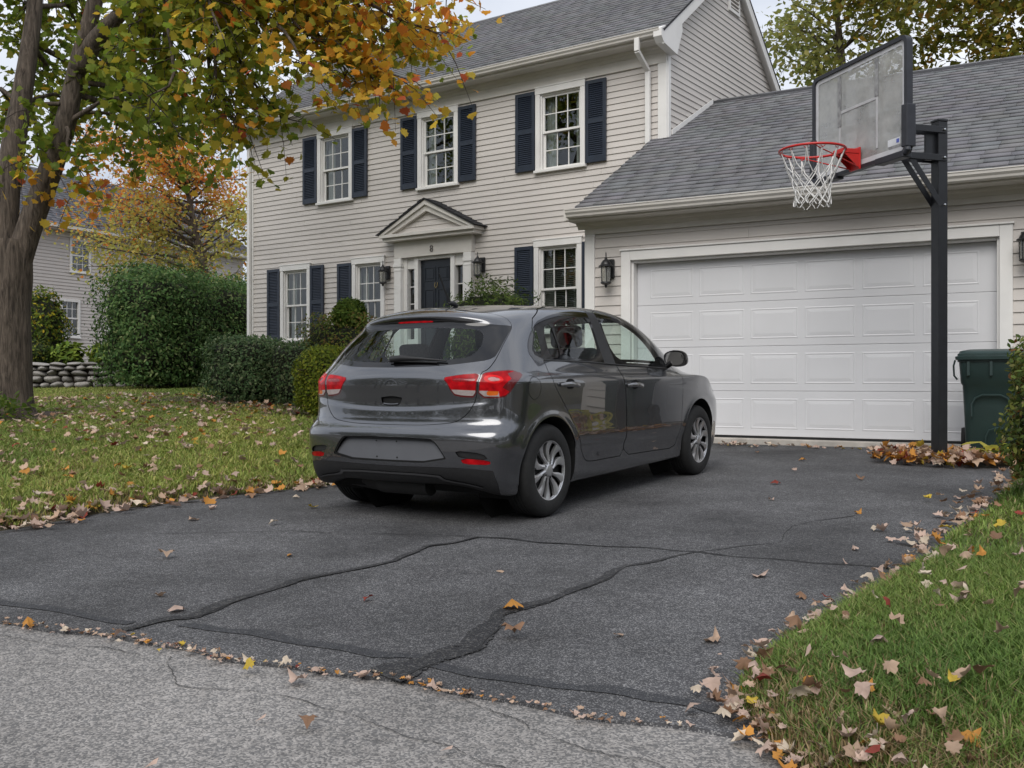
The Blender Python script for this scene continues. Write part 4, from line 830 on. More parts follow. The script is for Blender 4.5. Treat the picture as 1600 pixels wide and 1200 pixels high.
# door handles and mirrors
for s in (1, -1):
    for ya, yb, zz in ((.105, .335, .872), (1.10, 1.335, .838)):
        cx = sx((ya + yb) / 2, zz); yc = (ya + yb) / 2 + .02
        shade_disc = MB(); n = 22; shade_disc.add([(s * (sx(yc + .062 * math.cos(t), zz + .036 * math.sin(t)) + .0025), yc + .062 * math.cos(t), zz + .004 + .036 * math.sin(t)) for t in np.linspace(0, 2 * math.pi, n, endpoint=False)], [tuple(range(n)) if s > 0 else tuple(range(n))[::-1]]); shade_disc.build('handle_shade', 'seam_dark', CAR)  # flat dark disc on the door stands in for the shadowed recess
        h = MB(); pts = [(s * (sx(ya, zz) + .004), ya, zz), (s * (cx + .026), ya + .025, zz + .001), (s * (cx + .034), ya + .09, zz + .002), (s * (cx + .034), yb - .07, zz - .002), (s * (cx + .024), yb - .02, zz - .006), (s * (sx(yb, zz) + .004), yb, zz - .008)]
        h.tube(pts, [.008, .013, .0145, .0145, .013, .008], 12); h.v = [(p[0], p[1], zz + (p[2] - zz) * 1.25) for p in h.v]; h.build('door_handle', 'chrome' if 0 else 'handle_paint' if 'handle_paint' in M else mat('handle_paint', (.22, .22, .225), .25, metal=.8, coat=1), CAR, smooth=60)
    # mirror
    vs, fs = [], []; nu, nv = 24, 14
    cxm, cym, czm = .885, 1.985, 1.032
    for i in range(nv + 1):
        ph = math.pi * i / nv - math.pi / 2
        for j in range(nu):
            th = 2 * math.pi * j / nu; f = lambda v_, e: math.copysign(abs(v_) ** e, v_)
            X = .105 * f(math.cos(ph), .7) * f(math.cos(th), .75); Zz = .070 * f(math.cos(ph), .7) * f(math.sin(th), .75); Yy = .10 * f(math.sin(ph), .8)
            Yy = max(Yy, -.018); vs.append((s * (cxm + X - .010 * Zz / .07), cym + Yy - .25 * X * .6, czm + Zz * (1 - .18 * max(0, -X) / .1)))
    for i in range(nv):
        for j in range(nu): fs.append((i * nu + j, i * nu + (j + 1) % nu, (i + 1) * nu + (j + 1) % nu, (i + 1) * nu + j)[::s])
    mm = MB(); mm.add(vs, fs); mo = mm.build('wing_mirror', 'gloss_black', CAR, smooth=50)
    g = []; 
    for j in range(28):
        th = 2 * math.pi * j / 28; f = lambda v_, e: math.copysign(abs(v_) ** e, v_); X = .086 * f(math.cos(th), .7); Zz = .054 * f(math.sin(th), .7); g.append((s * (cxm + X), cym - .0205 - .25 * X * .6, czm + Zz))
    MB().add(g, [tuple(range(28)) if s < 0 else tuple(range(28))[::-1]]).build('mirror_glass', 'mirror_glass', mo)
    MB().tube([(s * .80, 1.99, .965), (s * .835, 1.985, .985), (s * .86, 1.98, 1.0)], [.022, .024, .022], 10).build('mirror_stalk', 'gloss_black', mo, smooth=60)
# belt moulding strip under the side glass
for s in (1, -1):
    m = MB(); pts = [(s * (sx(y, z) + .002), y, z) for y, z in ((.0, 1.040), (.3, 1.030), (.6, 1.019), (.9, 1.000), (1.2, .984), (1.5, .971), (1.8, .957), (1.93, .953))]; m.tube(pts, .006, 6); m.build('belt_moulding', 'black_plastic', CAR, smooth=60)
# underbody, arch liners
m = MB(); m.box(-.70, -.42, .19, .70, 3.15, .30); m.box(-.60, .40, .16, .60, 2.15, .19); m.box(-.62, .55, .30, .62, 2.4, .46); m.box(-.62, -.42, .30, .62, -.36, .56); m.box(-.62, 2.9, .30, .62, 3.1, .7); m.build('underbody', 'seam_dark', CAR)
m = MB(); m.tube([(-.62, -.30, .235), (-.25, -.40, .225), (-.2, -.45, .225), (.2, -.45, .225)], .07, 10); m.build('silencer', 'wheel_dark', CAR, smooth=60)
for yc, r in ((0, .362), (2.58, .372)):
    for s in (1, -1):
        m = MB(); n = 26; vs = []
        for x in (.852, .838, .50):
            for i in range(n + 1):
                t = R(-25) + (math.pi + R(50)) * i / n; y, z = yc + (r + .002) * math.cos(t), .305 + (r + .002) * math.sin(t)
                vs.append((s * (min(x, sx(y, z, .5) - .001) if x > .6 else x), y, z))
        m.add(vs, [(k * (n + 1) + i, k * (n + 1) + i + 1, (k + 1) * (n + 1) + i + 1, (k + 1) * (n + 1) + i) for k in range(2) for i in range(n)])
        m.add([(s * .50, yc + (r + .004) * math.cos(t), .305 + (r + .004) * math.sin(t)) for t in np.linspace(0, 2 * math.pi, 24, endpoint=False)], [tuple(range(24))])
        m.build('arch_liner', 'seam_dark', CAR)
# wheels
def wheel(s, yc):
    x = lambda v_: s * v_; RT = .310
    prof = [(.188, .838), (.20, .846), (.225, .852), (.26, .851), (.283, .845), (.298, .832), (.3065, .815)]
    for k in range(5):
        a = .815 - .024 - k * .026; prof += [(.3085, a + .009), (.309, a - .006), (.300, a - .007), (.300, a - .011)] if k < 4 else []
    prof += [(.3065, .675), (.290, .662), (.25, .658), (.19, .665)]
    m = MB(); m.lathe([(r_, x(h)) for r_, h in prof], 72, (0, yc, RT), 'x', cap=False); t = m.build('wheel', 'tyre_rubber', CAR, smooth=35)
    if s < 0:
        t.data.flip_normals()
    m = MB(); m.lathe([(.19, x(.70)), (.19, x(.80)), (.001, x(.80))], 40, (0, yc, RT), 'x', cap=False); m.build('rim_barrel', 'wheel_dark', t, smooth=30)
    m = MB(); m.lathe([(.186, x(.834)), (.192, x(.842)), (.199, x(.845)), (.203, x(.840)), (.203, x(.825)), (.186, x(.825))], 60, (0, yc, RT), 'x', cap=False); rim = m.build('wheel_cover', 'wheel_silver', t, smooth=40)
    m = MB(); m.lathe([(.060, x(.815)), (.056, x(.834)), (.040, x(.838)), (.036, x(.843)), (.020, x(.845)), (.001, x(.845))], 30, (0, yc, RT), 'x', cap=False); m.build('centre_cap', 'wheel_silver', t, smooth=40)
    for k in range(10):
        a0 = 2 * math.pi * k / 10 + .1; m = MB(); n = 8; top, bot = [], []
        for i in range(n + 1):
            u = i / n; r_ = .045 + u * .147; bend = .20 * math.sin(u * math.pi) * (1 if k % 2 == 0 else .6) + .10 * u
            hw = (.011 + .024 * u ** 1.6) if k % 2 == 0 else (.010 + .020 * u ** 1.8)
            h = .836 - .016 * math.sin(u * math.pi * .9) * .6 + .006 * u
            ang = a0 + bend * s; ca, sa = math.cos(ang), math.sin(ang)
            for sd in (-1, 0, 1):
                top.append((x(h + (.005 if sd == 0 else 0)), yc + r_ * ca - sd * hw * sa, RT + r_ * sa + sd * hw * ca)); bot.append((x(h - .018), yc + r_ * ca - sd * hw * sa, RT + r_ * sa + sd * hw * ca))
        vs = top + bot; o = len(top); fs = []
        for i in range(n):
            for j in range(2):
                q = (i * 3 + j, i * 3 + j + 1, i * 3 + j + 4, i * 3 + j + 3); fs += [q]
            fs += [(i * 3, i * 3 + 3, o + i * 3 + 3, o + i * 3), (i * 3 + 2, o + i * 3 + 2, o + i * 3 + 5, i * 3 + 5)]
        m.add(vs, fs); m.build('spoke', 'wheel_silver', t, smooth=35)
    for k in range(5):
        a = 2 * math.pi * k / 5; m = MB(); m.lathe([(.008, x(.825)), (.008, x(.838)), (.005, x(.841)), (.0005, x(.841))], 8, (0, yc + .05 * math.cos(a), RT + .05 * math.sin(a)), 'x', cap=False); m.build('wheel_nut', 'wheel_dark', t)
for s in (1, -1):
    for yc in (0, 2.58): wheel(s, yc)
# cabin
def cushion(name, c, h, e=.35, tilt=0, mt='seat_fabric', parent=CAR):
    m_ = MB().box(-h[0], -h[1], -h[2], h[0], h[1], h[2]).xf(Matrix.Translation(c) @ Matrix.Rotation(tilt, 4, 'X')); o_ = m_.build(name, mt, parent, smooth=60, bevel=min(h) * .75); o_.modifiers[0].segments = 4; return o_
for s in (1, -1):
    st = cushion('front_seat', (s * .36, 1.20, .80), (.25, .08, .33), tilt=R(14)); cushion('seat_base', (s * .36, 1.45, .50), (.25, .27, .10), parent=st); cushion('headrest', (s * .36, 1.09, 1.215), (.13, .05, .085), .5, R(8), parent=st)
bk = cushion('rear_seat', (0, .20, .78), (.60, .09, .27), .3, R(16)); cushion('seat_base', (0, .52, .50), (.6, .28, .10), parent=bk)
for x in (-.36, .36): cushion('headrest', (x, .10, 1.095), (.12, .045, .075), .5, R(8), parent=bk)
cushion('dashboard', (0, 2.15, .86), (.70, .22, .12), .4, mt='black_plastic')
MB().tube([(-.36 + .185 * math.cos(t), 1.80 + .07 * math.sin(t), .93 + .17 * math.sin(t)) for t in np.linspace(0, 2 * math.pi, 30, endpoint=False)], .015, 8, closed=True).build('steering_wheel', 'black_plastic', CAR, smooth=60)
cushion('rear_view_mirror', (0, 1.72, 1.29), (.12, .02, .035), .5, mt='black_plastic')
m = MB(); m.box(-.60, -.40, .93, .60, .05, .95); m.build('parcel_shelf', 'seat_fabric', CAR)
m = MB(); m.box(-.66, -.45, .45, -.64, 2.4, .92); m.box(.64, -.45, .45, .66, 2.4, .92); m.build('door_cards', 'seat_fabric', CAR)
# ------------------------------------------------------------------ wall lanterns
glassmat('lantern_glass', (.75, .74, .68), 1.5, dirt=.25)
def lantern(loc, rotz, label):
    """bracket lantern; its wall lies at y = 0 and it hangs out towards -y"""
    t = thing('wall_lantern', loc, label, 'lantern', 'black lanterns on the house walls', rotz); t.scale = (1.28,) * 3
    MB().box(-.045, -.03, -.08, .045, 0, .11).build('backplate', 'black_metal', t, bevel=.01)
    MB().tube([(0, -.02, .03), (0, -.05, .075), (0, -.09, .085), (0, -.115, .06)], .010, 8).build('arm', 'black_metal', t, smooth=60)
    MB().lathe([(.001, .175), (.006, .16), (.006, .12), (.012, .115), (.016, .10), (.034, .085), (.050, .062), (.056, .045), (.074, .035), (.074, .026), (.060, .024)], 16, (0, -.115, 0)).build('cap', 'black_metal', t, smooth=40)
    MB().lathe([(.052, .024), (.047, -.125)], 12, (0, -.115, 0), cap=False).build('glass_shade', 'lantern_glass', t, smooth=60)
    for k in range(6):
        a = math.pi * k / 3; MB().tube([(.053 * math.cos(a), -.115 + .053 * math.sin(a), .025), (.048 * math.cos(a), -.115 + .048 * math.sin(a), -.127)], .004, 5).build('rib', 'black_metal', t)
    MB().lathe([(.052, -.122), (.054, -.135), (.035, -.148), (.018, -.152), (.012, -.165), (.012, -.172), (.004, -.182), (.001, -.183)], 16, (0, -.115, 0)).build('base_finial', 'black_metal', t, smooth=40)
    MB().lathe([(.010, -.12), (.012, -.06), (.012, -.02), (.004, -.005), (.001, 0)], 10, (0, -.115, 0)).build('lamp_tube', 'curtain', t, smooth=60)
lantern((-12.03, YH - .02, Z(1.93)), 0, 'black lantern on the siding left of the navy front door')
lantern((-9.92, YH - .02, Z(1.93)), 0, 'black lantern on the siding right of the navy front door')
for gx, lb in ((-2.83, 'black lantern beside the left edge of the white garage door'), (1.86, 'black lantern by the garage door at the right edge of the picture')):
    p = GM @ Vector((gx, -.02, 2.14)); lantern(p, R(5.5), lb)

# ------------------------------------------------------------------ basketball hoop
mat('hoop_black', (.012, .013, .016), .38, var=.2, scale=14)
mat('board_frame', (.024, .026, .034), .5, var=.2, scale=10)
mat('rim_red', (.50, .018, .014), .35, var=.12, scale=12)
mat('net_white', (.72, .71, .69), .85, var=.05)
mat('board_line', (.60, .60, .62), .6); mat('tape_grey', (.16, .16, .17), .8, c2=(.38, .38, .38), scale=25); mat('faded_line', (.44, .44, .45), .7, c2=(.55, .55, .56), scale=12); mat('sticker_blue', (.10, .14, .48), .4); mat('sticker_white', (.72, .73, .76), .4)
glassmat('board_glass', (.82, .83, .84), 1.45, .12, dirt=.46)
HOOP = thing('basketball_hoop', (-2.10, 9.89, gz1(-2.1, 9.89) - .01), 'black in-ground basketball hoop with clear backboard, red rim and white net', 'basketball hoop', rotz=R(-37.7))
MB().box(-.052, -.052, -.05, .052, .052, 3.20).box(-.056, -.056, 3.2005, .056, .056, 3.225).build('post', 'hoop_black', HOOP, bevel=.006)
m = MB()
BY, BW, B0, B1 = -.90, .685, 2.70, 3.72
def rrect(w0, w1, z0, z1, r, n=6):
    P = []
    for cx, cz, a0 in ((w1 - r, z1 - r, 0), (w0 + r, z1 - r, 90), (w0 + r, z0 + r, 180), (w1 - r, z0 + r, 270)):
        for k in range(n + 1): a = R(a0 + 90 * k / n); P.append((cx + r * math.cos(a), cz + r * math.sin(a)))
    return P
def ringplate(m, A, B, y0, y1, mi=0):
    n = len(A); vs = [(x, y0, z) for x, z in A] + [(x, y0, z) for x, z in B] + [(x, y1, z) for x, z in A] + [(x, y1, z) for x, z in B]; fs = []
    for i in range(n):
        j = (i + 1) % n; fs += [(i, j, n + j, n + i), (2 * n + j, 2 * n + i, 3 * n + i, 3 * n + j), (j, i, 2 * n + i, 2 * n + j), (n + i, n + j, 3 * n + j, 3 * n + i)]
    m.add(vs, fs, mi)
OUT = rrect(-BW, BW, B0, B1, .07); ringplate(m, OUT, rrect(-BW + .035, BW - .035, B0 + .035, B1 - .035, .05), BY - .012, BY + .05); bbf = m.build('backboard', 'board_frame', HOOP, smooth=35)
for s in (-1, 1):
    m = MB(); C_ = rrect(-BW - .012, BW + .012, B0 - .012, B1 + .012, .075); sel = [p for p in C_]
    x0, x1 = (BW - .05, BW + .022) if s > 0 else (-BW - .022, -BW + .05)
    m.box(x0, BY - .03, B0 + .06, x1, BY + .065, B0 + .42); xa, xb = (BW - .40, BW - .03) if s > 0 else (-BW + .03, -BW + .40); m.box(xa, BY - .03, B0 - .022, xb, BY + .065, B0 + .036); m.tube([(s * (BW - .035), BY - .0, B0 + .01), (s * (BW - .0), BY, B0 + .04), (s * (BW - .012), BY, B0 + .07)], .03, 8)
    m.build('corner_pad', 'board_frame', bbf, bevel=.012)
MB().add([(x, BY + .01, z) for x, z in rrect(-BW + .03, BW - .03, B0 + .03, B1 - .03, .05)] + [(x, BY + .016, z) for x, z in rrect(-BW + .03, BW - .03, B0 + .03, B1 - .03, .05)], [tuple(range(28)), tuple(range(28, 56))[::-1]]).build('glass_pane', 'board_glass', bbf)
m = MB(); ringplate(m, rrect(-BW + .036, BW - .036, B0 + .036, B1 - .036, .05), rrect(-BW + .075, BW - .075, B0 + .085, B1 - .075, .03), BY + .006, BY + .009); m.build('border_line', 'board_line', bbf)
m = MB()
for x in (-.27, .27): m.box(x - .012, BY + .005, B0 + .14, x + .012, BY + .009, B0 + .60)
m.box(-.258, BY + .005, B0 + .575, .258, BY + .009, B0 + .60); m.build('target_square', 'faded_line', bbf)
for x, z0_, z1_ in ((-.27, .46, .93), (.27, .60, .93)): MB().box(x - .024, BY + .001, B0 + z0_, x + .024, BY + .004, B0 + z1_).build('back_strut_tape', 'tape_grey', bbf)
MB().box(.42, BY + .004, B0 + .11, .58, BY + .008, B0 + .17).build('sticker', 'sticker_white', bbf); MB().box(.535, BY + .002, B0 + .125, .57, BY + .0038, B0 + .158).build('sticker_print', 'sticker_blue', bbf); MB().box(.44, BY + .004, B0 + .085, .60, BY + .007, B0 + .108).build('sticker', 'tape_grey', bbf)
# rear frame, arms and brace
m = MB()
for s in (-1, 1):
    x = s * .062; m.bar((x, .03, 3.12), (x, BY + .05, 3.12), .006, .06); m.bar((x, .03, 2.86), (x, BY + .05, 2.86), .006, .06); m.bar((x * .8, -.02, 2.42), (x * .8, -.36, 2.85), .006, .06)
m.bar((0, BY + .06, 2.72), (0, BY + .06, 3.45), .16, .02, (0, 1, 0)); m.bar((-.45, BY + .06, 2.86), (.45, BY + .06, 2.86), .02, .06); m.bar((-.45, BY + .06, 3.12), (.45, BY + .06, 3.12), .02, .06)
for x in (-.27, .27): m.bar((x, BY + .058, B0 + .05), (x, BY + .058, B1 - .1), .03, .016, (0, 1, 0))
m.bar((0, -.10, 2.84), (0, -.10, 3.14), .03, .12, (0, 1, 0)); m.build('support_arm', 'hoop_black', HOOP, bevel=.003)
m = MB()
for z in (2.42, 2.86, 3.12):
    for s in (-1, 1): m.lathe([(.012, 0), (.012, s * .010), (.001, s * .012)], 8, (s * .068, -.0, z), 'x')
m.build('bolts', 'chrome', HOOP, kind='stuff')
# rim, bracket, net
RY_, RZ_, RR = BY - .47, 2.845, .285
rim = MB(); n = 44; rim.tube([(RR * math.cos(t), RY_ + RR * math.sin(t), RZ_) for t in np.linspace(0, 2 * math.pi, n, endpoint=False)], .0115, 10, closed=True); rimo = rim.build('rim', 'rim_red', HOOP, smooth=60)
MB().box(-.075, BY - .03, RZ_ - .15, .075, BY - .013, RZ_ + .05).box(-.075, RY_ + RR - .02, RZ_ - .012, .075, BY - .031, RZ_ + .03).build('rim_bracket', 'rim_red', rimo, bevel=.004)
m = MB(); m.extrude([(-.07, BY - .031, RZ_ - .14), (-.07, BY - .031, RZ_ - .013), (-.07, RY_ + RR, RZ_ - .013)], (.006, 0, 0)); m.extrude([(.064, BY - .031, RZ_ - .14), (.064, BY - .031, RZ_ - .013), (.064, RY_ + RR, RZ_ - .013)], (.006, 0, 0)); m.build('gusset', 'rim_red', rimo)
m = MB()
for s in (-1, 1): m.tube([(s * .06, BY - .03, RZ_ - .13), (s * .15, RY_ + .12, RZ_ - .055), (s * .20, RY_ - .06, RZ_ - .02), (s * .24, RY_ - .13, RZ_ - .008)], .006, 6)
m.build('rim_brace', 'rim_red', rimo, smooth=60)
m = MB()
for k in range(12):
    a = 2 * math.pi * (k + .5) / 12; m.tube([((RR - .01) * math.cos(a + d_), RY_ + (RR - .01) * math.sin(a + d_), RZ_ - .012 - .016 * math.cos(d_ / .07 * 1.57)) for d_ in np.linspace(-.07, .07, 5)], .0035, 5)
m.build('net_hooks', 'rim_red', rimo, kind='stuff')
NET = [(RR - .01, 0), (.225, -.13), (.19, -.20), (.168, -.265), (.155, -.325), (.150, -.385), (.156, -.435), (.160, -.475)]
m = MB(); nn = 12
for k in range(nn):
    for dr in (1, -1):
        pts = []
        for i, (r_, h_) in enumerate(NET):
            tw = (0, .12, .5, 0, .5, 0, .5, .12)[i]
            a = 2 * math.pi * (k + .5 + dr * tw) / nn; sag = .012 * math.sin(k * 2.1 + i)
            pts.append((r_ * math.cos(a) + sag, RY_ + r_ * math.sin(a), RZ_ - .02 + h_ + sag * .6))
        dense = []
        for a_, b_ in zip(pts[:-1], pts[1:]):
            for q in range(3): f = q / 3; dense.append(tuple(a_[c] * (1 - f) + b_[c] * f for c in range(3)))
        m.tube(dense + [pts[-1]], .0052, 5, cap=False)
m.build('net', 'net_white', HOOP, smooth=80)

# ------------------------------------------------------------------ wheeled bin
mat('bin_green', (.018, .038, .036), .45, var=.15, scale=6, bump=.05, bscale=60)
BIN = thing('wheeled_bin', (-1.80, 10.80, gz1(-1.8, 10.8)), 'dark green wheeled refuse bin standing against the garage door', 'bin', rotz=R(8))
def loft(m, secs, n=6, caps=True):
    """rounded-rectangle sections (w, d, r, z, dy)"""
    rings = []
    for w_, d_, r_, z_, dy in secs: rings.append([(x, y + dy, z_) for x, y in rrect(-w_ / 2, w_ / 2, -d_ / 2, d_ / 2, r_, n)])
    k = len(rings[0]); vs = [p for r_ in rings for p in r_]; fs = [(i * k + j, i * k + (j + 1) % k, (i + 1) * k + (j + 1) % k, (i + 1) * k + j) for i in range(len(rings) - 1) for j in range(k)]
    if caps: fs += [tuple(range(k))[::-1], tuple(range((len(rings) - 1) * k, len(rings) * k))]
    return m.add(vs, fs)
body_ = loft(MB(), [(.44, .46, .06, .03, .03), (.46, .49, .06, .06, .03), (.495, .54, .06, .50, .015), (.515, .565, .06, .70, .005), (.545, .60, .06, .73, .0), (.575, .64, .06, .93, 0), (.60, .665, .05, .935, 0), (.60, .665, .05, .965, 0)]).build('body', 'bin_green', BIN, smooth=40)
lid = loft(MB(), [(.635, .70, .05, .955, -.01), (.64, .705, .05, .985, -.01), (.60, .66, .05, .992, 0), (.60, .66, .05, 1.012, 0), (.575, .63, .05, 1.018, 0), (.56, .60, .06, 1.04, 0), (.40, .42, .08, 1.058, 0), (.1, .1, .04, 1.062, 0)]).build('lid', 'bin_green', BIN, smooth=40)
m = MB()
for x in (-.2, .0, .2): m.box(x - .012, -.345, .80, x + .012, -.300, .935)
m.tube([(-.17, -.290, .40), (-.17, -.295, .52), (-.14, -.298, .58), (-.08, -.3, .61), (.08, -.3, .61), (.14, -.298, .58), (.17, -.295, .52), (.17, -.290, .40)], .010, 6); m.tube([(-.05, -.27, .07), (-.05, -.278, .2), (-.02, -.283, .27), (.04, -.285, .29), (.1, -.285, .29)], .008, 6)
m.build('moulded_ribs', 'bin_green', BIN, smooth=50)
m = MB(); m.tube([(-.33, -.1, .955), (-.345, -.1, .90), (-.34, -.1, .80), (-.31, -.1, .76)], .009, 6); m.build('lid_strap', 'bin_green', BIN)
m = MB(); m.tube([(-.25, .37, .94), (.25, .37, .94)], .016, 8); m.build('handle', 'bin_green', BIN, smooth=60)
for x in (-.26, .26): MB().lathe([(.02, -.03), (.13, -.03), (.135, -.01), (.135, .01), (.13, .03), (.02, .03)], 24, (x, .27, .135), 'x').build('wheel', 'tyre_rubber', BIN, smooth=35)

# ------------------------------------------------------------------ the neighbour's house
NB = thing('neighbouring_house', (-33.88, 20.13, gz1(-33.9, 20.1)), 'beige clapboard house with grey roof beyond the stone wall at left', 'house', rotz=R(98.29)); NZ = EYE - NB.location.z
mat('far_siding', (.56, .52, .49), .7, var=.04, scale=3)
m = MB(); zt = NZ + 5.42
WN = [(-.05, .86, NZ + 4.01, NZ + 5.23), (-.46, .39, NZ + 1.63, NZ + 3.0), (3.58, 4.45, NZ + 4.01, NZ + 5.2), (3.4, 4.25, NZ + 1.63, NZ + 3.0), (-3.6, -2.7, NZ + 4.01, NZ + 5.23), (-3.6, -2.7, NZ + 1.63, NZ + 3.0), (1.6, 2.1, NZ + 1.63, NZ + 3.0)]
no = [(a + .06, b - .06, c + .05, d - .06) for a, b, c, d in WN]
backing(m, -6, 9, -.6, zt, 0, .12, no); m.box(-6, .12, -.6, -5.9, 7, zt); m.box(8.9, .12, -.6, 9, 7, zt); m.box(-6, 6.9, -.6, 9, 7, zt); nwall = m.build('wall', 'far_siding', NB)
m = MB(); z = NZ + .6
while z < NZ + 5.25:
    for s, t in subtract(-5.98, 8.98, [(o[0], o[1]) for o in no if o[2] < z + .07 and o[3] > z + .05]): m.add([(s, -.022, z), (t, -.022, z), (t, -.003, z + .12), (s, -.003, z + .12), (s, 0, z), (t, 0, z)], [(0, 1, 2, 3), (0, 4, 5, 1)])
    z += .12
m.build('clapboards', 'far_siding', nwall, kind='stuff')
m = MB(); m.box(-6, 1.4, -.5, 9, 1.5, zt); m.box(-5.9, .13, NZ + 3.3, 8.9, 1.4, NZ + 3.4); m.build('interior_walls', 'interior', NB)
for a, b, c, d in WN:
    m = MB(); m.box(a, -.05, c, a + .09, .02, d); m.box(b - .09, -.05, c, b, .02, d); m.box(a + .09, -.05, d - .09, b - .09, .02, d); m.box(a - .03, -.075, c - .04, b + .03, .02, c); m.box(a + .09, -.05, c + .0005, b - .09, .02, c + .06); md = (c + d) / 2; m.box(a + .09, -.02, md - .025, b - .09, .03, md + .025)
    wn = m.build('window', 'trim_white', NB)
    for k in (1, 2): xx = a + .09 + (b - a - .18) * k / 3; MB().box(xx - .009, .0, c + .06, xx + .009, .03, d - .09).build('muntin', 'trim_white', wn)
    for zz in ((c + md) / 2, (md + d) / 2): MB().box(a + .09, .002, zz - .009, b - .09, .028, zz + .009).build('muntin', 'trim_white', wn)
    for k in range(3):
        for q in range(2):
            xa = a + .09 + (b - a - .18) * k / 3; za = c + .06 + (d - c - .15) * q / 2; MB().box(xa, .013, za, xa + (b - a - .18) / 3, .017, za + (d - c - .15) / 2).build('pane', 'window_glass', wn)
m = MB(); m.box(-6.1, -.05, zt - .18, 9.1, 0, zt); m.box(-6.3, -.42, zt, 9.3, 0, zt + .04); m.box(-6.3, -.52, zt + .05, 9.3, -.40, zt + .17); m.box(-6.02, -.03, -.3, -5.85, -.024, zt - .18); m.build('eave_trim', 'trim_cream', NB)
m = MB(); zr = zt + .18; m.extrude([(-6.4, -.5, zr), (-6.4, 3.5, zr + 2.7), (-6.4, 7.5, zr), (-6.4, 7.5, zr - .05), (-6.4, 3.5, zr + 2.65), (-6.4, -.5, zr - .05)], (15.8, 0, 0)); nroof = m.build('roof', 'roof_felt', NB)
c_ = math.hypot(4, 2.7); shingle_field(nroof, (-6.4, -.52, zr - .01), (1, 0, 0), (0, 4 / c_, 2.7 / c_), (0, -2.7 / c_, 4 / c_), lambda k: (0, 15.8), int(c_ / .2) + 1, .2, .4, col0=(.125, .127, .14), seed=11)

# ------------------------------------------------------------------ dry stone wall: every stone a part
mat('stone', (.17, .16, .15), .9, c2=(.34, .32, .295), scale=5, bump=.6, bscale=22, rnd_obj=.28)
W0 = Vector((-26.4, 10.75, 0)); WD = Vector((1.51, 1.07, 0)).normalized(); WNR = Vector((WD.y, -WD.x, 0))
WALL = thing('stone_wall', (W0.x + WD.x * 3.5, W0.y + WD.y * 3.5, gz1(-23.5, 12.9)), 'low dry stone wall of grey fieldstones at the far edge of the lawn', 'stone wall')
WINV = Matrix.Translation(-Vector(WALL.location))
stones = []
for k in range(9):
    bm = bmesh.new(); bmesh.ops.create_icosphere(bm, subdivisions=2, radius=1); r_ = random.Random(100 + k); dirs = [Vector((r_.gauss(0, 1), r_.gauss(0, 1), r_.gauss(0, 1))).normalized() for _ in range(7)]
    for v_ in bm.verts:
        c = v_.co.normalized(); q = max(abs(c.x), abs(c.y), abs(c.z)); p = c * (1 / q) * .72 + c * .28
        for d_ in dirs: p -= d_ * max(0, p.dot(d_) - .80) * .95
        v_.co = p
    me = bpy.data.meshes.new('stone'); bm.to_mesh(me); bm.free(); me.materials.append(M['stone']); me.shade_smooth(); stones.append(me)
r_ = random.Random(5); zrow = 0; rows_ = [.17, .15, .13, .12, .09]
for ri, hh in enumerate(rows_):
    x = -.3 + r_.uniform(0, .2)
    while x < 8.2:
        ww = r_.uniform(.20, .46) if ri < 4 else r_.uniform(.35, .7); c = W0 + WD * (x + ww / 2) + WNR * r_.uniform(-.03, .03); g = gz1(c.x, c.y)
        o = link('stone', stones[r_.randrange(9)], WALL); o.matrix_parent_inverse = WINV; hz = hh * r_.uniform(.92, 1.15)
        o.location = (c.x, c.y, g + zrow + hh / 2 + r_.uniform(-.012, .012)); o.scale = (ww / 2 * .97, .20, hz / 2); o.rotation_euler = (r_.uniform(-.08, .08), r_.uniform(-.09, .09), math.atan2(WD.y, WD.x) + r_.uniform(-.08, .08)); x += ww
    zrow += hh
m = MB(); a = W0 + WNR * -.08; m.add([tuple(W0 + WD * t - WNR * .06 + Vector((0, 0, gz1(W0.x + WD.x * t, W0.y + WD.y * t) + z_))) for t, z_ in ((0, -.1), (8, -.1), (8, .58), (0, .58))], [(0, 1, 2, 3)])
core = m.build('wall_core', 'soil', WALL); core.matrix_parent_inverse = WINV
# raised bed behind the wall
m = MB(); P = [W0 + WD * -1, W0 + WD * 9, W0 + WD * 9 - WNR * 9, W0 + WD * -1 - WNR * 9]; m.add([(p.x, p.y, gz1(p.x, p.y) + .55) for p in P], [(0, 1, 2, 3)]); structure(m.build('raised_bed', 'mulch'))
# ------------------------------------------------------------------ plants
def unit(v_): return v_ / (np.linalg.norm(v_, axis=-1, keepdims=True) + 1e-9)
MAPLE = np.array([(0, 0), (.10, -.17), (.00, -.38), (.25, -.37), (.36, -.56), (.53, -.42), (.70, -.40), (.72, -.22), (1.0, 0), (.74, .20), (.68, .40), (.54, .43), (.34, .55), (.24, .36), (.02, .37), (.11, .16)])
def fan(n): return np.array([(n, i, (i + 1) % n) for i in range(n)])
T_MAPLE = (np.concatenate([MAPLE, [(.36, 0)]]), fan(16))
T_OVAL = (np.array([(0, 0), (.3, -.22), (.7, -.2), (1, 0), (.7, .2), (.3, .22)]), np.array([(0, 1, 5), (1, 2, 4), (1, 4, 5), (2, 3, 4)]))
T_RHOMB = (np.array([(0, 0), (.45, -.3), (1, 0), (.45, .3)]), np.array([(0, 1, 2), (0, 2, 3)]))
T_LANCE = (np.array([(0, 0), (.4, -.13), (1, 0), (.4, .13)]), np.array([(0, 1, 2), (0, 2, 3)]))
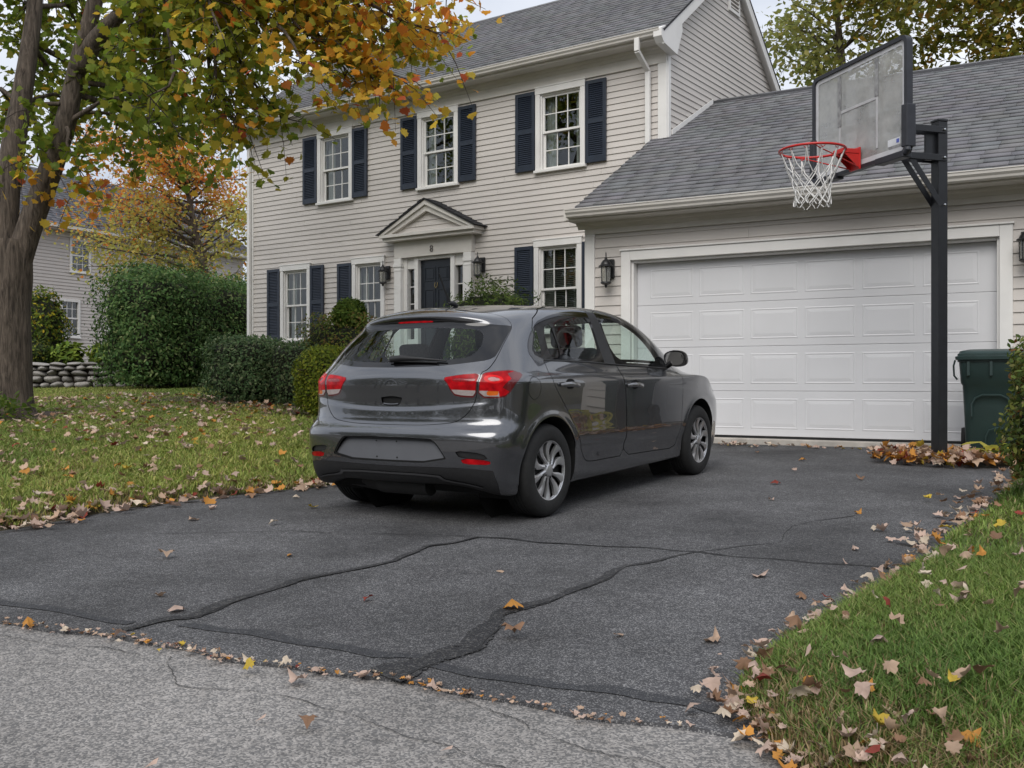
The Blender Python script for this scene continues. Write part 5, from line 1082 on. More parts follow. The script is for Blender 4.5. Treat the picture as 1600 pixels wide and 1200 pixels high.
def leaf_mesh(P, size, A, N, T, curl=0., fold=.15):
    """leaves at P, long axis A, face normal N"""
    pts, fs = T; k = len(pts); A = unit(A - N * (A * N).sum(1, keepdims=True)); B = np.cross(N, A)
    a, b = pts[:, 0], pts[:, 1]; n = len(P); size = np.broadcast_to(size, (n,))
    zz = fold * np.abs(b)[None] + (curl[:, None] if np.ndim(curl) else curl) * ((a - .4) ** 2 + (b ** 2) * .8)[None]
    V = P[:, None] + size[:, None, None] * (a[None, :, None] * A[:, None] + b[None, :, None] * B[:, None] + zz[..., None] * N[:, None])
    F = (np.arange(n) * k)[:, None, None] + fs[None]
    return V.reshape(-1, 3), F.reshape(-1, 3), k
def palette(cols, n, wts=None, jit=.18):
    cols = np.array(cols); i = rng.choice(len(cols), n, p=None if wts is None else np.array(wts) / sum(wts)); c = cols[i] * (1 + rng.uniform(-jit, jit, (n, 1))) * (1 + rng.uniform(-.06, .06, (n, 3)))
    return np.clip(c, 0, 1)
def barkmat(name, c, c2, s=(9, 9, 1.3)):
    m, t, b = newmat(name); N = t.nodes.new; K = t.links.new; tc = N('ShaderNodeTexCoord'); mp = N('ShaderNodeMapping'); mp.inputs['Scale'].default_value = s; K(tc.outputs['Object'], mp.inputs[0])
    nz = N('ShaderNodeTexNoise'); nz.inputs['Scale'].default_value = 2.6; nz.inputs['Detail'].default_value = 8; nz.inputs['Roughness'].default_value = .68; nz.inputs['Distortion'].default_value = .6; K(mp.outputs[0], nz.inputs['Vector'])
    rp = N('ShaderNodeValToRGB'); e = rp.color_ramp.elements; e[0].position = .36; e[1].position = .66; e[0].color = (*c, 1); e[1].color = (*c2, 1); K(nz.outputs['Fac'], rp.inputs[0]); K(rp.outputs[0], b.inputs['Base Color']); b.inputs['Roughness'].default_value = .95
    bp = N('ShaderNodeBump'); bp.inputs['Strength'].default_value = 1; bp.inputs['Distance'].default_value = .035; K(nz.outputs['Fac'], bp.inputs['Height']); K(bp.outputs[0], b.inputs['Normal']); return m
barkmat('bark', (.036, .027, .020), (.175, .138, .108)); mat('core_dark', (.012, .014, .007), .95, c2=(.03, .034, .016), scale=30, bump=1, bscale=50); barkmat('twig', (.03, .022, .017), (.07, .05, .04), (4, 4, 4))
def smoothpath(pts, n):
    P = np.array(pts, float); t = np.linspace(0, len(P) - 1, n); out = np.zeros((n, 3)); m_ = len(P)
    Q = np.concatenate([2 * P[:1] - P[1:2], P, 2 * P[-1:] - P[-2:-1]]); i = np.clip(np.floor(t).astype(int), 0, m_ - 2); f = (t - i)[:, None]
    p0, p1, p2, p3 = Q[i], Q[i + 1], Q[i + 2], Q[i + 3]
    return .5 * (2 * p1 + (p2 - p0) * f + (2 * p0 - 5 * p1 + 4 * p2 - p3) * f ** 2 + (3 * p1 - p0 - 3 * p2 + p3) * f ** 3)
def limb(m, pts, r0, r1, n=14, sides=10, flare=0, bump=0., seed=0):
    P = smoothpath(pts, n); r = np.interp(np.linspace(0, 1, n), [0, 1], [r0, r1]); 
    if flare: r = r + flare * np.exp(-np.linspace(0, 1, n) * 9)
    k = len(m.v); m.tube(P, list(r), sides)
    if bump:
        r_ = np.random.default_rng(seed); ph = r_.uniform(0, 6, 5); V = np.array(m.v[k:k + n * sides]).reshape(n, sides, 3); th = np.linspace(0, 2 * math.pi, sides, endpoint=False); zz = np.linspace(0, 1, n)[:, None]
        d = 1 + bump * (np.sin(3 * th + ph[0] + zz * 3) * .4 + np.sin(7 * th + ph[1] - zz * 2) * .35 + np.sin(13 * th + ph[2] + 4 * zz) * .35 + .5 * np.sin(zz * 17 + ph[3] + 2 * th)); V = P[:, None] + (V - P[:, None]) * d[..., None]
        m.v[k:k + n * sides] = [tuple(p) for p in V.reshape(-1, 3)]
    return P
def spray(branches, per_m, tw_len, n_leaf, size, T, colfn, droop=.18, r_=None, hang=.6, spread=.5):
    """twigs along every branch path, leaves along every twig: returns twig mesh builder and leaf arrays"""
    tw = MB(); LP, LA, LN = [], [], []; r_ = r_ or rng
    for P in branches:
        L_ = np.linalg.norm(np.diff(P, axis=0), axis=1).sum(); n = max(2, int(L_ * per_m))
        for t in r_.uniform(.25, 1, n):
            i = t * (len(P) - 1); k = min(int(i), len(P) - 2); b = P[k] + (P[k + 1] - P[k]) * (i - k); ax = unit(P[k + 1] - P[k])
            d = unit(ax * .7 + unit(r_.normal(size=3)) * 1.1 + np.array([0, 0, -.1])); l = tw_len * r_.uniform(.5, 1.2); e = b + d * l + np.array([0, 0, -droop * l]); mid = (b + e) / 2 + np.array([0, 0, .1 * l])
            tw.tube([b, mid, e], [.007, .005, .0025], 4, cap=False)
            m_ = int(n_leaf * r_.uniform(.6, 1.3)); s = r_.uniform(.2, 1.08, m_)[:, None]; q = np.where(s < .5, b + (mid - b) * s * 2, mid + (e - mid) * (s - .5) * 2) + r_.normal(size=(m_, 3)) * spread * .16
            a = unit(d * .4 + r_.normal(size=(m_, 3)) * .7 + np.array([0, 0, -hang])); nn = unit(r_.normal(size=(m_, 3)) * .8 + np.array([0, 0, .9]))
            LP.append(q); LA.append(a); LN.append(nn)
    return tw, np.concatenate(LP), np.concatenate(LA), np.concatenate(LN)
GREEN = [(.16, .22, .03), (.22, .29, .04), (.32, .34, .045), (.42, .36, .04)]; ORANGE = [(.70, .32, .04), (.66, .41, .05), (.70, .24, .045), (.55, .13, .06), (.66, .47, .06)]
# ---- the maple on the lawn
MZ = gz1(-12.9, 6.8)
MAP = thing('maple_tree', (-12.92, 6.78, MZ), 'large forked maple turning from green to orange, overhanging the left lawn', 'tree'); MINV = Matrix.Translation(-Vector(MAP.location))
m = MB()
limb(m, [(-12.94, 6.76, MZ - .25), (-12.93, 6.77, MZ + .25), (-12.92, 6.78, 1.5), (-12.91, 6.79, 2.1), (-12.88, 6.81, 2.55), (-12.88, 6.82, 2.9)], .315, .26, 40, 40, .26, .045, 1)
RL = limb(m, [(-12.84, 6.84, 2.45), (-12.66, 6.96, 3.1), (-12.39, 7.1, 3.87), (-12.18, 7.18, 4.48), (-12.01, 7.24, 5.17), (-11.8, 7.33, 5.9), (-11.43, 7.35, 6.88), (-10.9, 7.36, 7.85), (-10.47, 7.29, 8.77)], .175, .05, 40, 26, 0, .03, 2)
R2 = limb(m, [(-12.02, 7.25, 5.1), (-11.68, 7.29, 5.44), (-11.18, 7.28, 5.63), (-10.57, 7.22, 5.75), (-9.73, 7.2, 5.93), (-8.79, 7.26, 6.14)], .13, .03, 20, 14, 0, .02, 3)
LL = limb(m, [(-12.92, 6.80, 2.45), (-12.95, 6.79, 3.29), (-12.95, 6.88, 4.07), (-12.95, 7.01, 4.86), (-12.95, 7.13, 5.66), (-12.99, 7.22, 6.39), (-13.23, 7.3, 7.61), (-13.76, 7.41, 9.15)], .185, .05, 40, 26, 0, .03, 4)
SRC = np.concatenate([RL[14:], R2[3:], LL[14:]])
TG_ = [(-11.04, 8.19, 4.51), (-9.97, 7.03, 4.59), (-9.08, 7.05, 4.13), (-8.9, 7.30, 3.95), (-9.18, 8.21, 4.21), (-7.98, 7.83, 4.76), (-8.1, 8.36, 4.5), (-7.4, 8.24, 4.44), (-6.99, 8.53, 4.9), (-7.22, 8.98, 5.51), (-7.51, 8.16, 5.33), (-8.83, 8.45, 5.64), (-8.67, 7.34, 4.98), (-8.83, 6.61, 5.01), (-9.83, 6.52, 5.01), (-8.15, 6.49, 4.51), (-7.84, 7.32, 4.33), (-10.78, 7.69, 4.29), (-11.69, 8.96, 4.38), (-8.45, 8.72, 5.1), (-7.88, 9.12, 5.53), (-9.66, 8.48, 4.82), (-11.36, 7.96, 5.44), (-11.9, 7.82, 4.18), (-11.86, 7.61, 5.21), (-12.13, 6.49, 3.69), (-11.83, 7.19, 3.61), (-10.09, 7.56, 4.51), (-9.31, 6.4, 4.11), (-10.52, 6.64, 4.81), (-9.59, 7.92, 4.13), (-7.58, 7.62, 5.25), (-7.68, 8.78, 5.02), (-7.65, 8.31, 4.31), (-12.73, 8.95, 5.24), (-13.54, 8.87, 5.45), (-14.67, 7.99, 6.06), (-14.27, 8.27, 6.54), (-13.34, 8.32, 6.08), (-14.47, 7.65, 5.08), (-14.39, 8.19, 5.38), (-12.62, 8.22, 5.36), (-13.48, 8.1, 4.74), (-13.76, 7.41, 6.26)]
mr_ = np.random.default_rng(21); paths = []
ex_ = [np.array(t) for t in TG_]
for _ in range(34):
    d = unit(mr_.normal(size=3)); d[2] = abs(d[2]) * 1.0 - .12; p = np.array([-12.3, 7.1, 6.2]) + d * np.array([5.9, 5.4, 4.4]) * mr_.uniform(.72, 1.0); ex_.append(p)
for i, t in enumerate(ex_):
    cost = np.linalg.norm(SRC - t, axis=1) + .5 * np.clip(SRC[:, 2] - t[2] - .5, 0, None) + 1.2 * np.clip(t[2] + .1 - SRC[:, 2], None, 0) ** 2 * 0; s = SRC[np.argsort(cost)[mr_.integers(0, 4)]]; mid = (s + t) / 2 + np.array([0, 0, .12 * np.linalg.norm(t - s)]) + mr_.normal(size=3) * .12; q = s * .25 + t * .75 + mr_.normal(size=3) * .1 + np.array([0, 0, .08])
    P = smoothpath([s, (s + mid) / 2 + mr_.normal(size=3) * .05, mid, q, t], 12); Ls = np.linalg.norm(t - s); m.tube(P, list(np.linspace(.018 + .016 * Ls, .006, 12)), 6, cap=False); paths.append(P)
trunk = m.build('trunk', 'bark', MAP, smooth=180); trunk.matrix_parent_inverse = MINV
tw1, LP1, LA1, LN1 = spray(paths[:len(TG_)], 11, .62, 13, .11, T_MAPLE, None, r_=mr_); tw2, LP2, LA2, LN2 = spray(paths[len(TG_):], 4, .8, 13, .12, T_MAPLE, None, r_=mr_, spread=.9)
o = tw1.build('twigs', 'twig', MAP, kind='stuff'); o.matrix_parent_inverse = MINV; o = tw2.build('twigs', 'twig', MAP, kind='stuff'); o.matrix_parent_inverse = MINV
LP, LA, LN = np.concatenate([LP1, LP2]), np.concatenate([LA1, LA2]), np.concatenate([LN1, LN2]); n = len(LP)
pr = np.clip((LP[:, 0] + 8.9) / 1.6, 0, 1) * .9 + .02; pr += np.where((LP[:, 0] > -12.3) & (LP[:, 0] < -11.5) & (LP[:, 2] < 3.9), .7, 0); pr += .16 * np.sin(LP[:, 0] * 2.1 + LP[:, 2] * 3) * np.sin(LP[:, 1] * 2.3)
isor = mr_.uniform(size=n) < pr; lc = np.where(isor[:, None], palette(ORANGE, n, [2.4, 4, 1.0, .55, 4]), np.where((mr_.uniform(size=n) < np.clip((LP[:, 0] + 11.2) / 3, .12, .75))[:, None], palette(GREEN[2:], n, [3, 2]), palette(GREEN[:3], n, [3, 3, 1])))
sz = mr_.uniform(.075, .13, n); keep = np.argsort((LP ** 2).sum(1)); vis = keep[:300]; rest = keep[300:]
V, F, k = leaf_mesh(LP[rest], sz[rest], LA[rest], LN[rest], T_MAPLE, mr_.uniform(-.5, .2, len(rest)))
o = npmesh('foliage', V, F, 'leaf', MAP, colors=np.repeat(lc[rest], k, 0), kind='stuff'); o.matrix_parent_inverse = MINV
for i in vis:
    V, F, k = leaf_mesh(LP[i:i + 1], sz[i:i + 1], LA[i:i + 1], LN[i:i + 1], T_MAPLE, np.array([-.3])); o = npmesh('leaf', V, F, 'leaf', MAP, colors=np.repeat(lc[i:i + 1], k, 0)); o.matrix_parent_inverse = MINV
# mulch ring and weeds at its foot
V, F = grid(np.linspace(-14.3, -11.4, 40), np.linspace(5.4, 8.2, 40), lambda x, y: x * 0); V, F, fo = split(V, F, np.hypot(V[:, 0] + 12.85, V[:, 1] - 6.75) - 1.15 - .12 * np.sin(np.arctan2(V[:, 1] - 6.75, V[:, 0] + 12.85) * 5)); V, F = compact(V, F)
rr_ = np.hypot(V[:, 0] + 12.85, V[:, 1] - 6.75); V[:, 2] = gz(V[:, 0], V[:, 1]) + .10 * np.clip(1 - rr_ / 1.2, 0, 1) + .012 * np.sin(V[:, 0] * 9) * np.sin(V[:, 1] * 11); structure(npmesh('mulch_bed', V, F, 'mulch', smooth=True))

def shrub(name, loc, dims, n, size, cols, wts, label, cat='shrub', group=None, shape=.45, T=T_OVAL, lump=.12, stems=5, depth=.35, seed=1, zcut=0., up=.25, jit=.2, stem_h=.5, ragged=.0, core=.74):
    """leafy shrub: leaves thick near the surface of a lumpy rounded block, real stems inside"""
    r_ = np.random.default_rng(seed); z0 = gz1(loc[0], loc[1]) + (loc[2] if len(loc) > 2 else 0); t = thing(name, (loc[0], loc[1], z0), label, cat, group, rotz=loc[3] if len(loc) > 3 else 0)
    d = unit(r_.normal(size=(int(n * 1.3), 3))); h = np.array(dims) / 2; f = lambda v_: np.sign(v_) * np.abs(v_) ** shape
    # superellipsoid direction -> surface point
    q = (np.abs(d) ** (2 / shape)).sum(1, keepdims=True) ** (-shape / 2); S = d * q
    ph = r_.uniform(0, 6, 9); fr = np.array([2.2, 3.1, 2.7]); lm = 1 + lump * (np.sin(S[:, 0] * h[0] * 5 + ph[0]) * np.sin(S[:, 2] * h[2] * 6 + ph[1]) + .7 * np.sin(S[:, 1] * h[1] * 6 + ph[2] + S[:, 2] * 4) + .5 * np.sin(S[:, 0] * h[0] * 13 + S[:, 2] * h[2] * 11 + ph[3])) + ragged * r_.exponential(.5, len(S)) * (r_.uniform(size=len(S)) < .3)
    dp = 1 - depth * np.abs(r_.normal(size=len(S))) * .5; P = S * h * (lm * np.clip(dp, .15, 2))[:, None] + np.array([0, 0, h[2]]); ok = P[:, 2] > zcut; P = P[ok][:n]; N = unit(unit((S / h)[ok][:n]) + r_.normal(size=(len(P), 3)) * .55 + np.array([0, 0, up])); A = unit(r_.normal(size=(len(P), 3)) + np.array([0, 0, .25]))
    V, F, k = leaf_mesh(P, r_.uniform(.7, 1.3, len(P)) * size, A, N, T, r_.uniform(-.3, .1, len(P)))
    npmesh('foliage', V, F, 'shrub_leaf', t, colors=np.repeat(palette(cols, len(P), wts, jit), k, 0), kind='stuff')
    m = MB()
    for i in range(stems):
        a, b = r_.uniform(-.55, .55) * h[0], r_.uniform(-.55, .55) * h[1]; m.tube([(a * .55, b * .55, -.08), (a * .8, b * .8, h[2] * stem_h), (a * 1.1, b * 1.1, h[2] * 1.5)], [.028, .02, .008], 6, cap=False)
        for j in range(7):
            zz = h[2] * r_.uniform(.35, 1.5); e = np.array([a, b, zz]) + unit(r_.normal(size=3)) * h * .7 * np.array([1, 1, .5]); m.tube([(a * .9, b * .9, zz), tuple(e)], [.009, .003], 4, cap=False)
    m.build('stems', 'twig', t)
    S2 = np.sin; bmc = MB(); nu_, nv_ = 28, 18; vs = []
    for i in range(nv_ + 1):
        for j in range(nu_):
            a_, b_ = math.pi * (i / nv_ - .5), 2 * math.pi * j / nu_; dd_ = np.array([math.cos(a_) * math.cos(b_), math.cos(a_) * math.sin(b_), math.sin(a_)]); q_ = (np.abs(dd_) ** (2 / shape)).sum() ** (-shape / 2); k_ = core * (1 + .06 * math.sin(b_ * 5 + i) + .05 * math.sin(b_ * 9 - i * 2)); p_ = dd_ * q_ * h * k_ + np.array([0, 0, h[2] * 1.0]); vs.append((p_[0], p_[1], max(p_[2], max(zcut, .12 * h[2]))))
    if core: bmc.add(vs, [(i * nu_ + j, i * nu_ + (j + 1) % nu_, (i + 1) * nu_ + (j + 1) % nu_, (i + 1) * nu_ + j) for i in range(nv_) for j in range(nu_)]).build('dark_core', 'core_dark', t, smooth=180)  # solid dark filler added inside so bright background doesn't show through
    return t
DG = [(.052, .105, .032), (.08, .15, .045), (.12, .195, .06), (.20, .25, .10)]; 
hl = 'tall dark green clipped hedge shrub '
for i, (x, y, w_, h_, lb) in enumerate([(-19.75, 13.75, 2.0, 2.6, 'nearest the camera, beside the stone wall'), (-20.1, 15.5, 1.9, 2.52, 'second from the stone wall in the row'), (-20.5, 17.2, 1.9, 2.48, 'third in the row, partly behind the house corner'), (-20.9, 19.0, 2.0, 2.45, 'last in the row, at the house corner')]):
    shrub('hedge_shrub', (x, y, .12 if i < 3 else .05), (1.9, w_ + .1, h_), 17000 if i == 0 else 11000, .085, DG, [3, 4, 3, 1.4], hl + lb, 'hedge', 'tall hedge behind the lawn', .2, stems=4, seed=30 + i, lump=.075, ragged=.08, depth=.3)
shrub('low_hedge', (-13.0, 10.85, .02), (1.45, 1.1, 1.08), 9000, .055, [(.065, .12, .05), (.11, .175, .075), (.16, .22, .10), (.26, .30, .16)], [3, 4, 3, 1.2], 'low dark clipped hedge block furthest left in front of the house', 'hedge', 'low hedge before the house', .4, seed=41, lump=.06, zcut=.03, ragged=.06)
shrub('low_hedge', (-11.75, 10.95, .02), (1.3, 1.05, 1.02), 7000, .055, [(.065, .11, .046), (.11, .165, .07), (.17, .20, .095)], [3, 4, 2], 'low thin hedge block with bare stems, between the dark hedge and yellow bush', 'hedge', 'low hedge before the house', .4, seed=42, lump=.08, depth=.5)
shrub('privet_hedge', (-10.95, 11.0, .0), (1.6, .8, 1.45), 16000, .046, [(.10, .15, .03), (.16, .19, .04), (.22, .20, .05), (.20, .12, .045)], [3, 3, 2, 1.5], 'bronze-green flat-topped privet hedge behind the yellow-green bush', 'hedge', None, .36, seed=43, lump=.06, depth=.55)
shrub('golden_bush', (-10.05, 9.75, .0), (.82, .8, .98), 12000, .042, [(.11, .15, .018), (.17, .21, .022), (.25, .26, .03), (.08, .10, .016)], [3, 3, 1.6, 1], 'rounded yellow-green bush beside the car tail', 'shrub', None, .62, seed=44, lump=.07)
shrub('ball_topiary', (-10.75, 10.9, 1.20), (.50, .50, .46), 4500, .05, [(.07, .12, .02), (.11, .17, .026), (.16, .21, .034)], [3, 3, 1], 'green ball-shaped topiary above the privet hedge', 'shrub', None, .85, seed=45, lump=.10, stems=2)
shrub('evergreen_shrub', (-9.0, 12.2, .0), (1.7, .9, 2.0), 8500, .075, [(.06, .10, .024), (.10, .15, .034), (.15, .20, .05)], [3, 4, 2], 'spiky green evergreen shrub behind the car roof by the front door', 'shrub', None, .6, T=T_LANCE, seed=46, lump=.10, up=.6)
shrub('garden_bush', (-.72, 7.55, .0), (.86, 1.1, 1.08), 11000, .044, [(.06, .09, .022), (.10, .135, .03), (.17, .18, .04), (.15, .07, .025), (.28, .26, .10)], [3, 4, 2.5, 1, .8], 'leafy green bush with reddish tips at the right edge of the picture', 'shrub', None, .55, seed=47, lump=.10, stems=6, depth=.4)
shrub('yellow_leaved_shrub', (-26.3, 14.75, .5), (1.35, 1.3, 2.15), 3800, .10, [(.05, .08, .012), (.09, .13, .02), (.34, .27, .02), (.16, .2, .03)], [3, 3, 1.4, 2], 'tall green shrub with yellow leaves between maple trunk and neighbouring house', 'shrub', None, .7, seed=48, lump=.14)
shrub('hosta', (-24.1, 14.25, .5), (.85, .7, .62), 500, .17, [(.14, .20, .03), (.20, .26, .04), (.08, .13, .02)], [3, 2, 2], 'bright lime-green broad-leaved plant on the stone wall, left one', 'plant', 'lime-green plants above the stone wall', .8, seed=49, stems=1, up=.8)
shrub('hosta', (-23.2, 14.75, .5), (.9, .7, .60), 500, .17, [(.16, .22, .03), (.24, .25, .04), (.10, .14, .02)], [3, 2, 2], 'bright lime-green broad-leaved plant on the stone wall, right one beside the hedge', 'plant', 'lime-green plants above the stone wall', .8, seed=50, stems=1, up=.8)
shrub('low_shrub', (-25.2, 13.9, .5), (1.5, .9, .75), 2500, .08, [(.03, .05, .012), (.07, .10, .02), (.2, .2, .03)], [3, 2, .7], 'dark low shrub on the stone wall beside the maple trunk', 'shrub', None, .7, seed=51)
shrub('loose_shrub', (-22.0, 16.2, .3), (1.9, 2.2, 3.3), 2300, .10, [(.05, .07, .025), (.08, .10, .035), (.10, .09, .05)], [3, 3, 1], 'tall loose grey-green shrub rising behind the dark hedge', 'shrub', None, .9, seed=52, lump=.2, core=0, depth=.7, ragged=.25, T=T_LANCE)
def back_tree(name, base, path, r0, crown, radii, nb, per_m, twl, nl, size, cols, wts, label, seed, T=T_RHOMB, spread=1.2, zmin=-9, hang=.3, split_z=None):
    r_ = np.random.default_rng(seed); t = thing(name, base, label, 'tree'); inv = Matrix.Translation(-Vector(base)); m = MB(); P0 = limb(m, path, r0, r0 * .25, 24, 14, 0, .03, seed); src = P0[8:]; br = []
    for i in range(nb):
        d = unit(r_.normal(size=3)); p = np.array(crown) + d * np.array(radii) * r_.uniform(.45, 1.0); p[2] = max(p[2], crown[2] + zmin); s = src[np.argmin(np.linalg.norm(src - p, axis=1) + np.clip(src[:, 2] - p[2] + .6, 0, None) * 1.2)]; mid = (s + p) / 2 + np.array([0, 0, .1 * np.linalg.norm(p - s)]) + r_.normal(size=3) * .2; P = smoothpath([s, mid, p], 9); m.tube(P, list(np.linspace(.02 + .011 * np.linalg.norm(p - s), .006, 9)), 6, cap=False); br.append(P)
    o = m.build('trunk', 'bark', t, smooth=180); o.matrix_parent_inverse = inv
    tw, LP, LA, LN = spray(br, per_m, twl, nl, size, T, None, r_=r_, spread=spread, hang=hang); o = tw.build('twigs', 'twig', t, kind='stuff'); o.matrix_parent_inverse = inv
    V, F, k = leaf_mesh(LP, r_.uniform(.7, 1.3, len(LP)) * size, LA, LN, T, r_.uniform(-.3, .1, len(LP))); o = npmesh('crown', V, F, 'leaf', t, colors=np.repeat(palette(cols, len(LP), wts) if split_z is None else np.where((r_.uniform(size=len(LP)) < np.clip((LP[:, 2] - split_z) / 2.2 + .5 - (LP[:, 0] - crown[0]) * .12, .08, .92))[:, None], palette([cols[0], cols[1], cols[4]], len(LP)), palette(cols[2:4], len(LP))), k, 0), kind='stuff'); o.matrix_parent_inverse = inv; return t
g0 = gz1(-24.9, 19.1)
back_tree('autumn_tree', (-24.9, 19.1, g0), [(-24.9, 19.1, g0 - .2), (-24.85, 19.15, 3.2), (-24.95, 19.1, 4.4), (-25.2, 19.0, 5.6), (-25.5, 18.9, 7.0)], .22, (-25.6, 18.7, 6.3), (3.8, 3.8, 2.9), 60, 6.6, .85, 16, .13, [(.78, .36, .06), (.72, .46, .10), (.62, .54, .14), (.46, .46, .12), (.74, .25, .06)], [2.2, 3, 3, 3, .8], 'orange and yellow autumn tree behind the hedge, left of the house', 61, zmin=-2.0, split_z=6.4)
back_tree('yellow_tree', (-23.2, 21.5, g0), [(-23.2, 21.5, g0 - .2), (-23.2, 21.5, 3.4), (-23.1, 21.5, 5)], .15, (-23.2, 21.4, 4.6), (2.0, 2.0, 2.2), 22, 6, .7, 15, .16, [(.30, .26, .03), (.22, .23, .035), (.36, .20, .03)], [3, 3, 1], 'yellow-green small tree tucked between the hedge and the house corner', 62)
back_tree('oak_tree', (-3.2, 28.5, .8), [(-3.2, 28.5, .6), (-3.2, 28.5, 5), (-3.4, 28.3, 9), (-3.8, 28, 13)], .4, (-3.2, 28, 12.2), (5.2, 4.5, 4.6), 70, 6.5, 1.0, 17, .22, [(.20, .22, .04), (.30, .29, .05), (.40, .32, .06), (.44, .27, .05)], [3, 3, 2, 1], 'large yellow-green tree behind the garage roof at upper right', 63)
back_tree('thin_tree', (-8.3, 27.5, .8), [(-8.3, 27.5, .6), (-8.2, 27.5, 6), (-8.3, 27.4, 9.5), (-8.5, 27.2, 12)], .22, (-8.4, 27.2, 10.9), (2.6, 2.4, 2.6), 34, 6, .9, 13, .19, [(.28, .30, .09), (.38, .36, .10), (.24, .26, .07)], [3, 2, 2], 'thin pale yellow-green tree between the gable and the backboard', 64)
# rows of trees across the road, behind the camera: they show only in glass and paint
r_ = np.random.default_rng(70); LPs = []; tr = MB()
for i_, x in enumerate(np.arange(-40, 30, 2.6)):
    c = np.array([x + r_.uniform(-1.2, 1.2), -17 + .15 * x + r_.uniform(-3.5, 3.5), r_.uniform(3.2, 6.4)]); n = 1000; d = unit(r_.normal(size=(n, 3))); LPs.append(c + d * np.array([r_.uniform(2, 3.4), 2.6, c[2] * r_.uniform(.75, 1.05)]) * r_.uniform(.3, 1.05, (n, 1)) ** .6); tr.tube([(c[0], c[1], -.6), (c[0] + .3, c[1], c[2])], [.2, .08], 8)
for i_, y in enumerate(np.arange(-14, 40, 3)):
    c = np.array([19 + r_.uniform(-2, 2), y + r_.uniform(-1.2, 1.2), r_.uniform(3.0, 6.0)]); n = 900; d = unit(r_.normal(size=(n, 3))); LPs.append(c + d * np.array([2.6, r_.uniform(2, 3.2), c[2] * r_.uniform(.75, 1.0)]) * r_.uniform(.3, 1.05, (n, 1)) ** .6); tr.tube([(c[0], c[1], -.6), (c[0] + .3, c[1], c[2])], [.2, .08], 8)
LPx = np.concatenate(LPs); V, F, k = leaf_mesh(LPx, r_.uniform(.3, .6, len(LPx)), unit(r_.normal(size=LPx.shape)), unit(r_.normal(size=LPx.shape)), T_RHOMB)
trees = npmesh('woodland', V, F, 'leaf', colors=np.repeat(palette([(.06, .09, .02), (.12, .13, .03), (.22, .15, .03)], len(LPx), [3, 2, 1]), k, 0), kind='stuff'); tag(trees, 'trees across the road behind the camera, mirrored in glass', 'trees')
o = tr.build('trunks', 'bark', trees, kind='stuff')
# ------------------------------------------------------------------ grass
FWD = np.array([-math.sin(YAW), math.cos(YAW)]); RGT = np.array([math.cos(YAW), math.sin(YAW)])
def inview(P, mrg=.62, dmin=1.5):
    d = P @ FWD; s = P @ RGT; return (d > dmin) & (np.abs(s) < d * mrg + .6)
def noise2(P, s, seed=0):
    r_ = np.random.default_rng(seed); v_ = 0
    for k in range(5):
        a = r_.uniform(0, 6.28); f = s * (1 + .7 * k); v_ = v_ + np.sin(P[:, 0] * f * math.cos(a) + P[:, 1] * f * math.sin(a) + r_.uniform(0, 6)) / (1 + .4 * k)
    return v_ / 2.2
def scatter(poly, box, n, seed, inset=.0):
    r_ = np.random.default_rng(seed); P = np.stack([r_.uniform(box[0], box[1], n), r_.uniform(box[2], box[3], n)], -1); P = P[inview(P)]; d = sdpoly(P, poly); return P[d < -inset], -d[d < -inset]
def grass(name, poly, boxes, label, hgt, cols, wts, seed, dryfn=None):
    r_ = np.random.default_rng(seed); Vs, Fs, Cs = [], [], []; off = 0
    for bi, (box, n, wdt) in enumerate(boxes):
        P, dd = scatter(poly, box, n, seed + bi, .01); n = len(P)
        z = lawn_z(P[:, 0], P[:, 1], poly); c = np.clip(noise2(P, 2.0, seed) * .5 + .5, 0, 1); h = hgt * r_.uniform(.5, 1.35, n) * (.7 + .5 * c) * np.clip(.75 + dd * 3, 0, 1) + .012
        th = r_.uniform(0, 6.283, n); ln = r_.uniform(.2, 1.7, n) * h; D = np.stack([np.cos(th), np.sin(th)], -1); W = np.stack([-D[:, 1], D[:, 0]], -1) * (wdt * r_.uniform(.7, 1.3, n))[:, None]
        B = np.concatenate([P, z[:, None] - .01], 1); mid = np.concatenate([P + D * (ln * .3)[:, None], (z + h * .62)[:, None]], 1); tip = np.concatenate([P + D * ln[:, None], (z + h)[:, None]], 1); W3 = np.concatenate([W, np.zeros((n, 1))], 1)
        V = np.stack([B - W3, B + W3, mid - W3 * .8, mid + W3 * .8, tip], 1).reshape(-1, 3); F = (np.arange(n) * 5)[:, None, None] + np.array([(0, 1, 3), (0, 3, 2), (2, 3, 4)])[None]
        col_ = palette(cols, n, wts, .22) * (1 + .22 * noise2(P, 1.5, seed + 3)[:, None] * [1.3, .8, 1]); 
        if dryfn is not None:
            p = dryfn(P, dd); k = r_.uniform(size=n) < p; col_[k] = palette([(.30, .23, .11), (.40, .30, .17), (.22, .15, .07)], k.sum())
        Vs.append(V); Fs.append(F.reshape(-1, 3) + off); off += len(V); Cs.append(np.repeat(col_, 5, 0))
    o = npmesh(name, np.concatenate(Vs), np.concatenate(Fs), 'grass_blades', colors=np.concatenate(Cs), kind='stuff'); return tag(o, label, 'grass')
GC_ = [(.11, .18, .034), (.155, .235, .048), (.21, .285, .07), (.29, .32, .11)]
grass('grass', DRIVE_R, [((-1.4, 1.6, 1.9, 5.2), 150000, .0024), ((-1.4, 3.2, 5.2, 11), 60000, .0045)], 'green lawn grass right of the driveway', .034, GC_, [3, 4, 3, 1], 5, lambda P, d: np.clip(.75 - d * .9, .07, .8) * np.clip((3.4 - P[:, 1]) / 1.0, .12, 1))
